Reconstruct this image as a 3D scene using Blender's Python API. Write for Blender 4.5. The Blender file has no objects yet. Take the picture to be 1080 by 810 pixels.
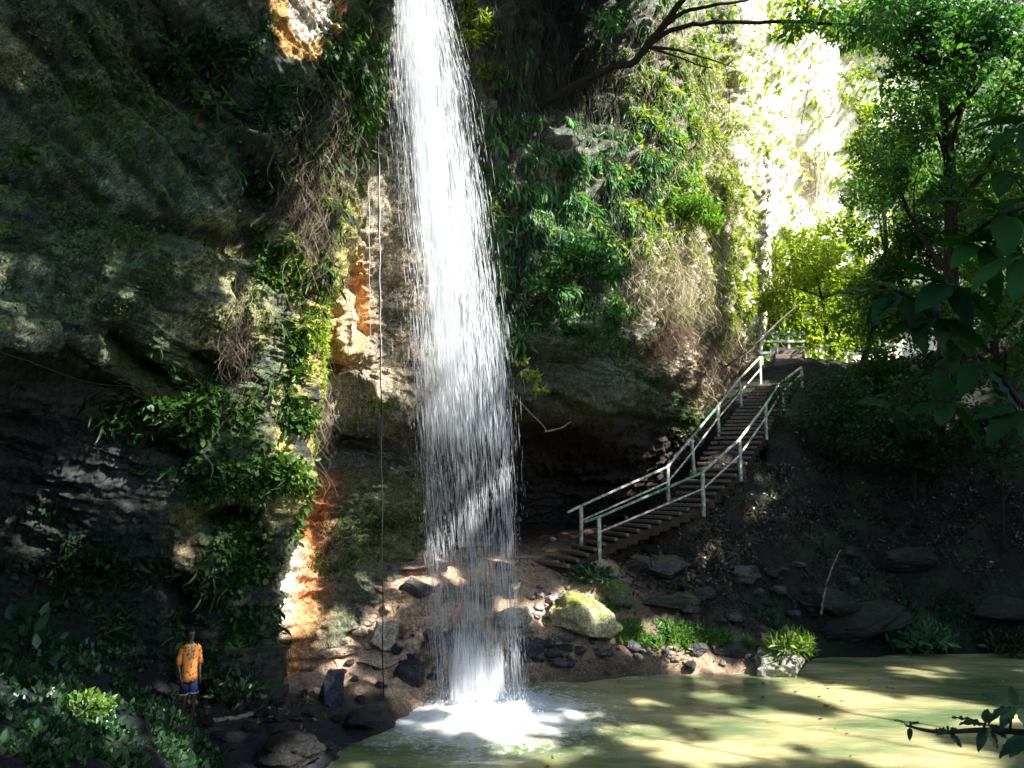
import bpy, math, random
import numpy as np
from mathutils import Vector
rng = np.random.default_rng(7); random.seed(7)
scene = bpy.context.scene
COL = scene.collection

# ------------------------------------------------------------------ camera
F = 816.0; TH = math.atan(95/816.0); CZ = 4.75
cT, sT = math.cos(TH), math.sin(TH)
def W(px, py, D):
    u = (px-540)/F; v = (405-py)/F
    dy = cT - v*sT; dz = sT + v*cT
    return np.array([u*D/dy, D, CZ + dz*D/dy])
def PROJ(V):
    x = V[..., 0]; y = V[..., 1]; z = V[..., 2]-CZ
    f = np.maximum(y*cT + z*sT, 0.05); up = -y*sT + z*cT
    return 540 + F*x/f, 405 - F*up/f, f
cam = bpy.data.cameras.new('camera'); camo = bpy.data.objects.new('camera', cam); COL.objects.link(camo)
camo.location = (0, 0, CZ); camo.rotation_euler = (math.pi/2+TH, 0, 0)
cam.sensor_fit = 'HORIZONTAL'; cam.sensor_width = 36; cam.lens = 36*F/1080
cam.clip_start = 0.05; cam.clip_end = 2000
scene.camera = camo

# ------------------------------------------------------------------ light
S = np.array([0.62, -0.40, 0.70]); S /= np.linalg.norm(S)
el = math.asin(S[2])
world = bpy.data.worlds.new('World'); scene.world = world; world.use_nodes = True
nt = world.node_tree; nt.nodes.clear()
sky = nt.nodes.new('ShaderNodeTexSky'); sky.sky_type = 'NISHITA'; sky.sun_disc = False
sky.sun_elevation = el; sky.sun_rotation = math.atan2(S[0], S[1]); sky.air_density = 1.3; sky.dust_density = 1.0; sky.ozone_density = 3.0
bg = nt.nodes.new('ShaderNodeBackground'); bg.inputs[1].default_value = 0.13
wo = nt.nodes.new('ShaderNodeOutputWorld')
nt.links.new(sky.outputs[0], bg.inputs[0]); nt.links.new(bg.outputs[0], wo.inputs[0])
sl = bpy.data.lights.new('sun', 'SUN'); sl.energy = 5.0; sl.angle = math.radians(0.5); sl.color = (1, .965, .90)
so = bpy.data.objects.new('sun', sl); COL.objects.link(so)
so.rotation_euler = Vector(S.tolist()).to_track_quat('Z', 'Y').to_euler(); so.location = (20, -12, 40)
scene.view_settings.view_transform = 'Standard'; scene.view_settings.look = 'None'
scene.view_settings.exposure = 1.9; scene.view_settings.gamma = 1
scene.render.engine = 'CYCLES'
cy = scene.cycles
cy.max_bounces = 6; cy.diffuse_bounces = 3; cy.glossy_bounces = 2; cy.transmission_bounces = 3
cy.transparent_max_bounces = 24; cy.use_denoising = True; cy.sample_clamp_indirect = 6
cy.caustics_reflective = False; cy.caustics_refractive = False

# ------------------------------------------------------------------ numpy noise
def _h(ix, iy, iz, seed):
    n = (ix.astype(np.int64)*374761393 + iy.astype(np.int64)*668265263 + iz.astype(np.int64)*2147483647 + seed*1274126177) & 0xffffffff
    n = ((n ^ (n >> 13))*1274126177) & 0xffffffff
    n = (n ^ (n >> 16)) & 0xffffff
    return n/float(0xffffff)
def vn(P, seed=0):
    f = np.floor(P); t = P-f; t = t*t*t*(t*(t*6-15)+10); f = f.astype(np.int64)
    r = 0
    for dx in (0, 1):
        wx = t[:, 0] if dx else 1-t[:, 0]
        for dy in (0, 1):
            wy = t[:, 1] if dy else 1-t[:, 1]
            for dz in (0, 1):
                wz = t[:, 2] if dz else 1-t[:, 2]
                r = r + wx*wy*wz*_h(f[:, 0]+dx, f[:, 1]+dy, f[:, 2]+dz, seed)
    return r*2-1
def fbm(P, sc=1.0, octv=4, seed=0, gain=0.5, ridge=False):
    a = 1; r = 0; s = 0
    for o in range(octv):
        n = vn(P*sc + 17.3*o, seed+o)
        if ridge: n = 1-2*np.abs(n)
        r = r+a*n; s += a; a *= gain; sc *= 2.03
    return r/s

# ------------------------------------------------------------------ materials
MATS = {}
def mat_new(name):
    m = bpy.data.materials.new(name); m.use_nodes = True
    n = m.node_tree; n.nodes.clear(); MATS[name] = m
    out = n.nodes.new('ShaderNodeOutputMaterial')
    return m, n, out
def node(n, t, **kw):
    x = n.nodes.new(t)
    for k, v in kw.items():
        if k.startswith('i_'): x.inputs[k[2:].replace('_', ' ')].default_value = v
        else: setattr(x, k, v)
    return x
def mixc(n, a, b, fac, bt='MIX'):
    m = n.nodes.new('ShaderNodeMix'); m.data_type = 'RGBA'; m.blend_type = bt
    for s, v in ((6, a), (7, b), (0, fac)):
        if isinstance(v, bpy.types.NodeSocket): n.links.new(v, m.inputs[s])
        elif isinstance(v, (tuple, list)): m.inputs[s].default_value = (*v, 1)
        else: m.inputs[s].default_value = v
    return m.outputs[2]
def ramp(n, src, stops):
    r = n.nodes.new('ShaderNodeValToRGB'); e = r.color_ramp.elements
    while len(e) < len(stops): e.new(.5)
    for i, (p, c) in enumerate(stops):
        e[i].position = p; e[i].color = (c, c, c, 1) if not isinstance(c, tuple) else (*c, 1)
    n.links.new(src, r.inputs[0]); return r.outputs[0]
def rock_mat(name, rough=.8, bump=.5, detail=1.0, spec=.35, scale=1.0):
    m, n, out = mat_new(name)
    p = node(n, 'ShaderNodeBsdfPrincipled'); p.inputs['Roughness'].default_value = rough
    p.inputs['Specular IOR Level'].default_value = spec
    tc = node(n, 'ShaderNodeTexCoord'); at = node(n, 'ShaderNodeAttribute', attribute_name='Col')
    n1 = node(n, 'ShaderNodeTexNoise', i_Scale=9*scale, i_Detail=8.0, i_Roughness=.7)
    n2 = node(n, 'ShaderNodeTexNoise', i_Scale=38*scale, i_Detail=6.0, i_Roughness=.7)
    n3 = node(n, 'ShaderNodeTexVoronoi', i_Scale=14*scale)
    for q in (n1, n2, n3): n.links.new(tc.outputs['Object'], q.inputs['Vector'])
    v1 = ramp(n, n1.outputs[0], [(.34, .30), (.47, .85), (.56, 1.25), (.68, 2.1)])
    v2 = ramp(n, n2.outputs[0], [(.41, .38), (.50, .9), (.59, 1.7)])
    c = mixc(n, at.outputs['Color'], v1, detail, 'MULTIPLY')
    c = mixc(n, c, v2, detail, 'MULTIPLY')
    n.links.new(c, p.inputs['Base Color'])
    b1 = node(n, 'ShaderNodeBump', i_Strength=bump, i_Distance=.10); n.links.new(n1.outputs[0], b1.inputs['Height'])
    b2 = node(n, 'ShaderNodeBump', i_Strength=bump, i_Distance=.035); n.links.new(n2.outputs[0], b2.inputs['Height'])
    n.links.new(b1.outputs[0], b2.inputs['Normal']); n.links.new(b2.outputs[0], p.inputs['Normal'])
    n.links.new(p.outputs[0], out.inputs[0]); return m
def leaf_mat(name, trans=.4, rough=.45, spec=.3):
    m, n, out = mat_new(name)
    p = node(n, 'ShaderNodeBsdfPrincipled'); p.inputs['Roughness'].default_value = rough
    p.inputs['Specular IOR Level'].default_value = spec
    at = node(n, 'ShaderNodeAttribute', attribute_name='Col')
    n.links.new(at.outputs['Color'], p.inputs['Base Color'])
    t = node(n, 'ShaderNodeBsdfTranslucent')
    c = mixc(n, at.outputs['Color'], (1.6, 1.7, .5), 1.0, 'MULTIPLY'); n.links.new(c, t.inputs[0])
    mx = node(n, 'ShaderNodeMixShader'); mx.inputs[0].default_value = trans
    n.links.new(p.outputs[0], mx.inputs[1]); n.links.new(t.outputs[0], mx.inputs[2])
    n.links.new(mx.outputs[0], out.inputs[0]); return m
def flat_mat(name, colr, rough=.6, nscale=20, var=.35, bump=.2, spec=.4, col2=None, stretch=None):
    m, n, out = mat_new(name)
    p = node(n, 'ShaderNodeBsdfPrincipled'); p.inputs['Roughness'].default_value = rough
    p.inputs['Specular IOR Level'].default_value = spec
    tc = node(n, 'ShaderNodeTexCoord'); nz = node(n, 'ShaderNodeTexNoise', i_Scale=float(nscale), i_Detail=6.0, i_Roughness=.65)
    if stretch:
        mp = node(n, 'ShaderNodeMapping'); mp.inputs['Scale'].default_value = stretch
        n.links.new(tc.outputs['Object'], mp.inputs[0]); n.links.new(mp.outputs[0], nz.inputs['Vector'])
    else: n.links.new(tc.outputs['Object'], nz.inputs['Vector'])
    if col2 is None: col2 = tuple(x*(1-var) for x in colr)
    f = ramp(n, nz.outputs[0], [(.4, 0.0), (.6, 1.0)])
    n.links.new(mixc(n, col2, colr, f), p.inputs['Base Color'])
    b = node(n, 'ShaderNodeBump', i_Strength=bump, i_Distance=.01); n.links.new(nz.outputs[0], b.inputs['Height'])
    n.links.new(b.outputs[0], p.inputs['Normal']); n.links.new(p.outputs[0], out.inputs[0]); return m

M_rock = rock_mat('mossy_rock', rough=.72, bump=.8, spec=.4)
def oriented(m):
    n = m.node_tree; tc = [q for q in n.nodes if q.type == 'TEX_COORD'][0]
    mp = node(n, 'ShaderNodeMapping'); mp.inputs['Rotation'].default_value = (0, math.radians(-47), 0); mp2 = node(n, 'ShaderNodeMapping'); mp2.inputs['Scale'].default_value = (1.6, 1, .38)
    for l in [l for l in n.links if l.from_node == tc]: s_ = l.to_socket; n.links.remove(l); n.links.new(mp2.outputs[0], s_)
    n.links.new(tc.outputs['Object'], mp.inputs[0]); n.links.new(mp.outputs[0], mp2.inputs[0])
M_rockL = rock_mat('bedded_rock', rough=.72, bump=.9, spec=.4); oriented(M_rockL)
M_far = rock_mat('pale_rock', rough=.9, bump=.3, spec=.1, scale=.5, detail=.35)
M_soil = rock_mat('soil', rough=.85, bump=.7, spec=.25, scale=.6, detail=.55)
M_stone = rock_mat('boulder_stone', rough=.75, bump=.6, scale=1.6)
M_wet = rock_mat('wet_stone', rough=.42, bump=1.0, spec=.4, scale=1.2)
M_leaf = leaf_mat('leaf'); M_leafbig = leaf_mat('glossy_leaf', .3, .35, .5)
M_near = leaf_mat('near_leaf', .35, .6, .15)
M_dry = leaf_mat('dry_stems', .2, .8, .1)
M_bark = flat_mat('bark', (.04, .033, .027), .9, 14, .6, .8, .2, stretch=(1, 1, .3))
M_palebark = flat_mat('pale_bark', (.28, .24, .18), .9, 20, .5, .5, .2, stretch=(1, 1, .3))

# ------------------------------------------------------------------ object helpers
def mesh_obj(name, V, Fc, mat, parent=None, col=None, smooth=True, attrs=None):
    V = np.asarray(V, dtype=np.float32)
    me = bpy.data.meshes.new(name)
    if isinstance(Fc, np.ndarray):
        nf, k = Fc.shape
        me.vertices.add(len(V)); me.vertices.foreach_set('co', V.ravel())
        me.loops.add(nf*k); me.loops.foreach_set('vertex_index', Fc.astype(np.int32).ravel())
        me.polygons.add(nf); me.polygons.foreach_set('loop_start', np.arange(0, nf*k, k, dtype=np.int32))
        me.update(calc_edges=True)
    else:
        me.from_pydata(V.tolist(), [], Fc)
    if smooth: me.polygons.foreach_set('use_smooth', np.ones(len(me.polygons), dtype=bool))
    if col is not None:
        c = np.ones((len(V), 4), dtype=np.float32); c[:, :3] = col
        a = me.color_attributes.new(name='Col', type='FLOAT_COLOR', domain='POINT'); a.data.foreach_set('color', c.ravel())
    me.materials.append(mat); me.update()
    o = bpy.data.objects.new(name, me); COL.objects.link(o)
    if parent: o.parent = parent
    return o
def tag(o, label=None, cat=None, group=None, kind=None):
    if label: o['label'] = label
    if cat: o['category'] = cat
    if group: o['group'] = group
    if kind: o['kind'] = kind
    return o
def empty(name, loc, label, cat, group=None, rz=0):
    o = bpy.data.objects.new(name, None); COL.objects.link(o); o.location = [float(x) for x in loc]; o.rotation_euler.z = rz
    o.empty_display_size = .2
    return tag(o, label, cat, group)
def grid_faces(nr, nc):
    i = np.arange(nr-1)[:, None]*nc + np.arange(nc-1)[None, :]
    i = i.ravel(); return np.stack([i, i+1, i+nc+1, i+nc], 1)
def grid_normals(G):
    du = np.gradient(G, axis=1); dv = np.gradient(G, axis=0)
    n = np.cross(du, dv); n /= np.linalg.norm(n, axis=2, keepdims=True)+1e-9; return n
def cr(A, n):            # Catmull-Rom resample along axis 0
    A = np.asarray(A, float); m = len(A); t = np.linspace(0, m-1, n); i = np.clip(t.astype(int), 0, m-2); f = (t-i)
    f = f.reshape((-1,)+(1,)*(A.ndim-1))
    p0 = A[np.clip(i-1, 0, m-1)]; p1 = A[i]; p2 = A[i+1]; p3 = A[np.clip(i+2, 0, m-1)]
    return .5*((2*p1)+(-p0+p2)*f+(2*p0-5*p1+4*p2-p3)*f*f+(-p0+3*p1-3*p2+p3)*f**3)
def segdist(PX, PY, pts):
    best = np.full(PX.shape, 1e9)
    for (ax, ay), (bx, by) in zip(pts[:-1], pts[1:]):
        dx, dy = bx-ax, by-ay; L = dx*dx+dy*dy+1e-9
        t = np.clip(((PX-ax)*dx+(PY-ay)*dy)/L, 0, 1)
        best = np.minimum(best, np.hypot(PX-ax-t*dx, PY-ay-t*dy))
    return best
def shell(rows, NR, NC, grooves, bumps, amp, colfn, name, mat, strata=None):
    C = np.array([[W(px, py, D) for px, D in r] for py, r in rows])
    G = cr(C, NR); G = np.swapaxes(cr(np.swapaxes(G, 0, 1), NC), 0, 1)
    N = grid_normals(G)
    vd = np.array([0, 0, CZ]) - G; vd /= np.linalg.norm(vd, axis=2, keepdims=True)
    sgn = np.sign((N*vd).sum(2)); sgn = 1 if sgn.mean() > 0 else -1
    N = N*sgn
    P = G.reshape(-1, 3); Nf = N.reshape(-1, 3)
    PX, PY, _ = PROJ(P)
    d = np.zeros(len(P))
    wob = 10*vn(P*1.3, 91)+5*vn(P*4, 92)
    for pts, w, dep in grooves: d -= dep*np.exp(-(np.maximum(segdist(PX+wob, PY+wob*.7, pts), 0)/w)**2)
    for x, y, rx, ry, dep in bumps: d += dep*np.exp(-(((PX+wob-x)/rx)**2+((PY+wob*.6-y)/ry)**2))
    for a, sc, oc, rd in amp: d += a*fbm(P, sc, oc, int(sc*100), .5, rd)
    if strata is not None: d += strata(P, PX, PY)
    P2 = P + Nf*d[:, None]
    G2 = P2.reshape(G.shape); N2 = grid_normals(G2)*sgn
    N2 = N2.reshape(-1, 3); PX, PY, _ = PROJ(P2)
    col = colfn(P2, N2, PX, PY, d)
    Fc = grid_faces(NR, NC)
    o = mesh_obj(name, P2, Fc if sgn > 0 else Fc[:, ::-1], mat, col=np.clip(col, .004, .9))
    return o, dict(V=P2, N=N2, PX=PX, PY=PY)
def sst(x, a, b):
    t = np.clip((x-a)/(b-a), 0, 1); return t*t*(3-2*t)
def mixv(c, colr, f): return c*(1-f[:, None]) + np.array(colr)[None, :]*f[:, None]

def leaf_verts(P, D, L, Wd, roll, fold=.25, curve=.25):
    """six-vertex leaves: base, four edge points, tip"""
    n = len(P); D = D/(np.linalg.norm(D, axis=1, keepdims=True)+1e-9)
    s = np.cross(D, roll); s /= np.linalg.norm(s, axis=1, keepdims=True)+1e-9
    u = np.cross(s, D)
    L = L[:, None]; Wd = Wd[:, None]
    V = np.empty((n, 6, 3))
    V[:, 0] = P
    V[:, 1] = P + D*L*.35 + s*Wd*.5 - u*Wd*fold
    V[:, 2] = P + D*L*.72 + s*Wd*.36 - u*(Wd*fold*.6+L*curve*.25)
    V[:, 3] = P + D*L - u*L*curve
    V[:, 4] = P + D*L*.72 - s*Wd*.36 - u*(Wd*fold*.6+L*curve*.25)
    V[:, 5] = P + D*L*.35 - s*Wd*.5 - u*Wd*fold
    b = (np.arange(n)*6)[:, None]
    Fc = np.concatenate([b+np.array([[0, 1, 2, 3]]), b+np.array([[0, 3, 4, 5]])], 0)
    return V.reshape(-1, 3), Fc
def leaves(name, P, N, size, ratio, mat, cols, up=0.2, out=.6, rnd=.7, parent=None, sizevar=.55, curve=.25, patch=1.2, smooth=False):
    n = len(P)
    D = N*out + rng.normal(size=(n, 3))*rnd + np.array([0, 0, up])
    L = size*(1+sizevar*rng.uniform(-1, 1, n)); Wd = L*ratio*(1+.2*rng.uniform(-1, 1, n))
    roll = N + rng.normal(size=(n, 3))*.5 + np.array([0, 0, .3])
    V, Fc = leaf_verts(P, D, L, Wd, roll, curve=curve)
    cols = np.array(cols)
    k = rng.random(n)*.6 + .4*(vn(P*patch, 5)*.5+.5)
    idx = np.clip(k*(len(cols)-1), 0, len(cols)-1.001); i = idx.astype(int); f = (idx-i)[:, None]
    c = cols[i]*(1-f)+cols[i+1]*f; c *= (1+.35*rng.uniform(-1, 1, (n, 1)))
    c = np.repeat(c, 6, axis=0)
    return mesh_obj(name, V, Fc, mat, parent, col=c, smooth=smooth)
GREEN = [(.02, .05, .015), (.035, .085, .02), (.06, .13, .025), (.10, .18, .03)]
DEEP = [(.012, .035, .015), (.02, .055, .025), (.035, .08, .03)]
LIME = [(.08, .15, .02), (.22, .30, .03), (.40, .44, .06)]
TEAL = [(.015, .05, .03), (.03, .085, .045), (.06, .13, .07)]
STRAW = [(.24, .20, .12), (.46, .38, .28), (.66, .56, .44), (.22, .28, .07), (.16, .12, .09)]

def pick(sh, regs, excl=None):
    """choose surface points inside soft elliptical patches (px,py,rx,ry,n)"""
    out = []
    nz = fbm(sh['V'], 1.7, 3, 33)
    for x, y, rx, ry, n in regs:
        e = ((sh['PX']-x)/rx)**2+((sh['PY']-y)/ry)**2
        w = np.exp(-e*1.2)*(e < 2.2)*np.clip(.35+nz*1.6, 0, 1)
        if w.sum() <= 0: continue
        out.append(rng.choice(len(w), size=n, p=w/w.sum()))
    i = np.concatenate(out)
    return sh['V'][i] + rng.normal(size=(len(i), 3))*.03, sh['N'][i]
def tube(P, R, k=8):
    P = np.asarray(P, float); n = len(P); R = np.broadcast_to(np.asarray(R, float), (n,))
    T = np.gradient(P, axis=0); T /= np.linalg.norm(T, axis=1, keepdims=True)+1e-9
    a = np.array([0.31, .2, .93]); A = np.cross(T, a); A /= np.linalg.norm(A, axis=1, keepdims=True)+1e-9
    B = np.cross(T, A); th = np.linspace(0, 2*np.pi, k, endpoint=False)
    V = P[:, None]+R[:, None, None]*(np.cos(th)[None, :, None]*A[:, None]+np.sin(th)[None, :, None]*B[:, None])
    V = V.reshape(-1, 3); Fs = []
    for i in range(n-1):
        for j in range(k):
            Fs.append((i*k+j, i*k+(j+1) % k, (i+1)*k+(j+1) % k, (i+1)*k+j))
    V = np.vstack([V, P[0], P[-1]]); c0 = n*k; c1 = n*k+1
    for j in range(k):
        Fs.append((j, c0, (j+1) % k, j)[:3]); Fs.append(((n-1)*k+j, (n-1)*k+(j+1) % k, c1))
    return V, Fs
class MB:
    def __init__(s): s.V = []; s.F = []; s.C = []; s.n = 0
    def add(s, V, Fs, c=None):
        V = np.asarray(V); s.V.append(V); s.F += [tuple(int(i)+s.n for i in f) for f in Fs]; s.n += len(V)
        if c is not None: s.C.append(np.broadcast_to(np.array(c, float), (len(V), 3)))
        return s
    def tube(s, P, R, k=8, c=None): V, Fs = tube(P, R, k); return s.add(V, Fs, c)
    def box(s, c0, ax, ay, az, bev=0.0, c=None):
        """oriented box, centre c0, half-axis vectors, chamfered when bev>0"""
        c0, ax, ay, az = map(lambda q: np.array(q, float), (c0, ax, ay, az))
        if bev <= 0:
            V = [c0+i*ax+j*ay+k*az for i in (-1, 1) for j in (-1, 1) for k in (-1, 1)]
            Fs = [(0, 1, 3, 2), (4, 6, 7, 5), (0, 4, 5, 1), (2, 3, 7, 6), (0, 2, 6, 4), (1, 5, 7, 3)]
            return s.add(V, Fs, c)
        la, lb, lc = [np.linalg.norm(q) for q in (ax, ay, az)]
        V = []; idx = {}
        for i in (-1, 1):
            for j in (-1, 1):
                for k in (-1, 1):
                    fa, fb, fc = 1-bev/la, 1-bev/lb, 1-bev/lc
                    idx[i, j, k] = len(V)
                    V += [c0+i*ax+j*fb*ay+k*fc*az, c0+i*fa*ax+j*ay+k*fc*az, c0+i*fa*ax+j*fb*ay+k*az]
        from itertools import product
        bm = __import__('bmesh').new(); vs = [bm.verts.new(v.tolist()) for v in V]
        __import__('bmesh').ops.convex_hull(bm, input=vs)
        bm.verts.index_update(); VV = [v.co[:] for v in bm.verts]; FF = [[v.index for v in f.verts] for f in bm.faces]
        bm.free(); return s.add(VV, FF, c)
    def build(s, name, mat, parent=None, smooth=False):
        col = np.vstack(s.C) if s.C and sum(map(len, s.C)) == s.n else None
        return mesh_obj(name, np.vstack(s.V), s.F, mat, parent, col=col, smooth=smooth)
def strands_mesh(name, starts, lengths, rad, mat, cols, wob=.15, segs=7, parent=None, dirs=None):
    """hanging stems: three-sided tapering tubes built in one go"""
    n = len(starts); t = np.linspace(0, 1, segs)
    if dirs is None: dirs = np.tile([0, 0, -1.0], (n, 1))
    P = starts[:, None]+dirs[:, None]*(lengths[:, None]*t)[..., None]
    ph = rng.uniform(0, 6.3, (n, 2, 1)); fr = rng.uniform(2, 7, (n, 2, 1))
    w = wob*lengths[:, None]**.5
    P[:, :, 0] += w*np.sin(ph[:, 0]+fr[:, 0]*t)*t**.5; P[:, :, 1] += w*np.sin(ph[:, 1]+fr[:, 1]*t)*t**.5
    R = (rad*rng.uniform(.5, 1.3, n))[:, None]*(1-.6*t)
    V = np.empty((n, segs, 3, 3))
    for j in range(3):
        a = j*2.0944; V[:, :, j, :] = P; V[:, :, j, 0] += R*math.cos(a); V[:, :, j, 1] += R*math.sin(a)
    Fs = []
    for i in range(segs-1):
        for j in range(3): Fs.append([i*3+j, i*3+(j+1) % 3, (i+1)*3+(j+1) % 3, (i+1)*3+j])
    Fs = (np.arange(n)*segs*3)[:, None, None]+np.array(Fs)[None]
    cols = np.array(cols); c = cols[rng.integers(0, len(cols), n)]*(1+.3*rng.uniform(-1, 1, (n, 1)))
    return mesh_obj(name, V.reshape(-1, 3), Fs.reshape(-1, 4), mat, parent, col=np.repeat(c, segs*3, 0))

# ================================================================== LEFT CLIFF
rowsA = [
 (-420, [(-900, 3), (-400, 6.5), (-150, 9.5), (0, 11.0), (120, 12.3), (230, 13.6), (330, 14.8), (395, 15.6), (432, 16.3), (428, 18), (410, 21)]),
 (-200, [(-900, 3), (-400, 6.5), (-150, 9.5), (0, 11.0), (120, 12.3), (225, 13.6), (320, 14.8), (385, 15.6), (418, 16.3), (412, 18), (395, 21)]),
 (0,    [(-900, 3), (-400, 6.5), (-150, 9.7), (0, 11.2), (120, 12.5), (220, 13.7), (310, 14.8), (372, 15.5), (400, 16.2), (394, 18), (375, 21)]),
 (110,  [(-900, 3), (-400, 6.8), (-150, 9.9), (0, 11.4), (120, 12.8), (210, 13.9), (295, 14.9), (355, 15.5), (388, 16.2), (382, 18), (360, 21)]),
 (220,  [(-900, 3), (-400, 6.6), (-150, 9.6), (0, 11.2), (110, 12.6), (200, 13.8), (275, 14.9), (335, 15.5), (366, 16.1), (360, 18), (340, 21)]),
 (320,  [(-900, 3), (-400, 6.2), (-150, 9.2), (0, 10.9), (110, 12.6), (200, 14.0), (265, 15.0), (315, 15.5), (343, 16.0), (338, 18), (318, 21)]),
 (372,  [(-900, 3), (-400, 6.0), (-150, 9.0), (0, 10.9), (105, 12.9), (195, 14.4), (260, 15.2), (308, 15.6), (336, 16.0), (331, 18), (310, 21)]),
 (410,  [(-900, 4), (-400, 7.5), (-150, 10.8), (0, 12.7), (105, 13.9), (190, 14.8), (255, 15.3), (302, 15.7), (330, 16.0), (325, 18), (305, 21)]),
 (480,  [(-900, 4.5), (-400, 8.5), (-150, 12.0), (0, 13.9), (100, 14.7), (185, 15.2), (245, 15.5), (292, 15.8), (318, 16.1), (313, 18), (295, 21)]),
 (570,  [(-900, 4.5), (-400, 9.0), (-150, 12.6), (0, 14.5), (95, 15.2), (180, 15.6), (235, 15.8), (275, 16.0), (297, 16.3), (293, 18), (275, 21)]),
 (660,  [(-900, 4.5), (-400, 9.2), (-150, 12.8), (0, 14.7), (95, 15.4), (175, 15.8), (225, 15.9), (260, 16.0), (277, 16.3), (274, 18), (255, 21)]),
 (760,  [(-900, 4.5), (-400, 9.2), (-150, 12.9), (0, 14.8), (95, 15.4), (180, 15.8), (228, 15.8), (262, 15.8), (283, 16.0), (279, 18), (258, 21)]),
 (900,  [(-900, 4.5), (-400, 9.2), (-150, 12.9), (0, 14.8), (95, 15.4), (180, 15.8), (228, 15.8), (262, 15.8), (283, 16.0), (279, 18), (258, 21)]),
]
grA = [([(60, -60), (150, 60), (220, 130), (280, 205), (262, 245)], 16, 1.0), ([(110, -60), (200, 40), (260, 120)], 20, .7),
       ([(20, 40), (90, 130), (150, 180), (190, 225)], 6, .35), ([(70, 30), (120, 110), (165, 150), (200, 200)], 5, .32),
       ([(0, 100), (50, 140), (100, 190)], 6, .3), ([(0, 190), (80, 212), (170, 245), (260, 262)], 9, .45),
       ([(248, 300), (244, 390)], 5, .3), ([(0, 380), (100, 408), (150, 430)], 16, .35),
       ([(215, 545), (262, 548)], 12, .7), ([(170, 470), (195, 490)], 11, .5), ([(45, 330), (75, 380), (95, 395)], 7, .4),
       ([(130, 365), (150, 392), (172, 398)], 12, .7), ([(205, 372), (235, 400)], 9, .45), ([(190, 620), (205, 660)], 10, .5),
       ([(205, 575), (275, 568)], 4, .2), ([(330, 120), (300, 210)], 14, .4)]
buA = [(100, 30, 60, 50, .35), (235, 160, 40, 70, .35), (230, 345, 38, 30, .45), (180, 420, 50, 35, .35), (75, 350, 30, 30, .25),
       (60, 270, 80, 50, .25), (150, 300, 60, 40, .3), (240, 470, 50, 40, .3), (110, 560, 60, 35, .35), (60, 500, 50, 25, .25), (205, 590, 25, 22, .35)]
def strataA(P, PX, PY):
    # bedding dips down to the right on this face
    t = sst(PY, 150, 320)
    a1 = .62*P[:, 0]+.3*P[:, 1]+.72*P[:, 2]; b1 = -.6*P[:, 0]+.75*P[:, 2]
    q = np.stack([a1*3.4+.6*vn(P*.8, 3), b1*.35, P[:, 1]*.3], 1)
    a2 = P[:, 2]+.28*P[:, 0]; q2 = np.stack([a2*3.4+.5*vn(P*.9, 4), P[:, 0]*.35, P[:, 1]*.35], 1)
    f1 = (a1*1.15+.35*fbm(P, .7, 3, 15)) % 1.0; f2 = (a2*1.0+.45*fbm(P, .6, 3, 16)) % 1.0
    led = (1-t)*.52*(f1**2.5-.3)*(.5+.5*vn(P*.4, 17))+t*.22*(f2**2.5-.3)*(.5+.6*vn(P*.5, 18))
    return led+(1-t)*.26*fbm(q, 1, 4, 11, .6, True)+t*(.12-.05*sst(PY, 400, 470))*fbm(q2, 1, 4, 12, .6, True)
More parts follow.
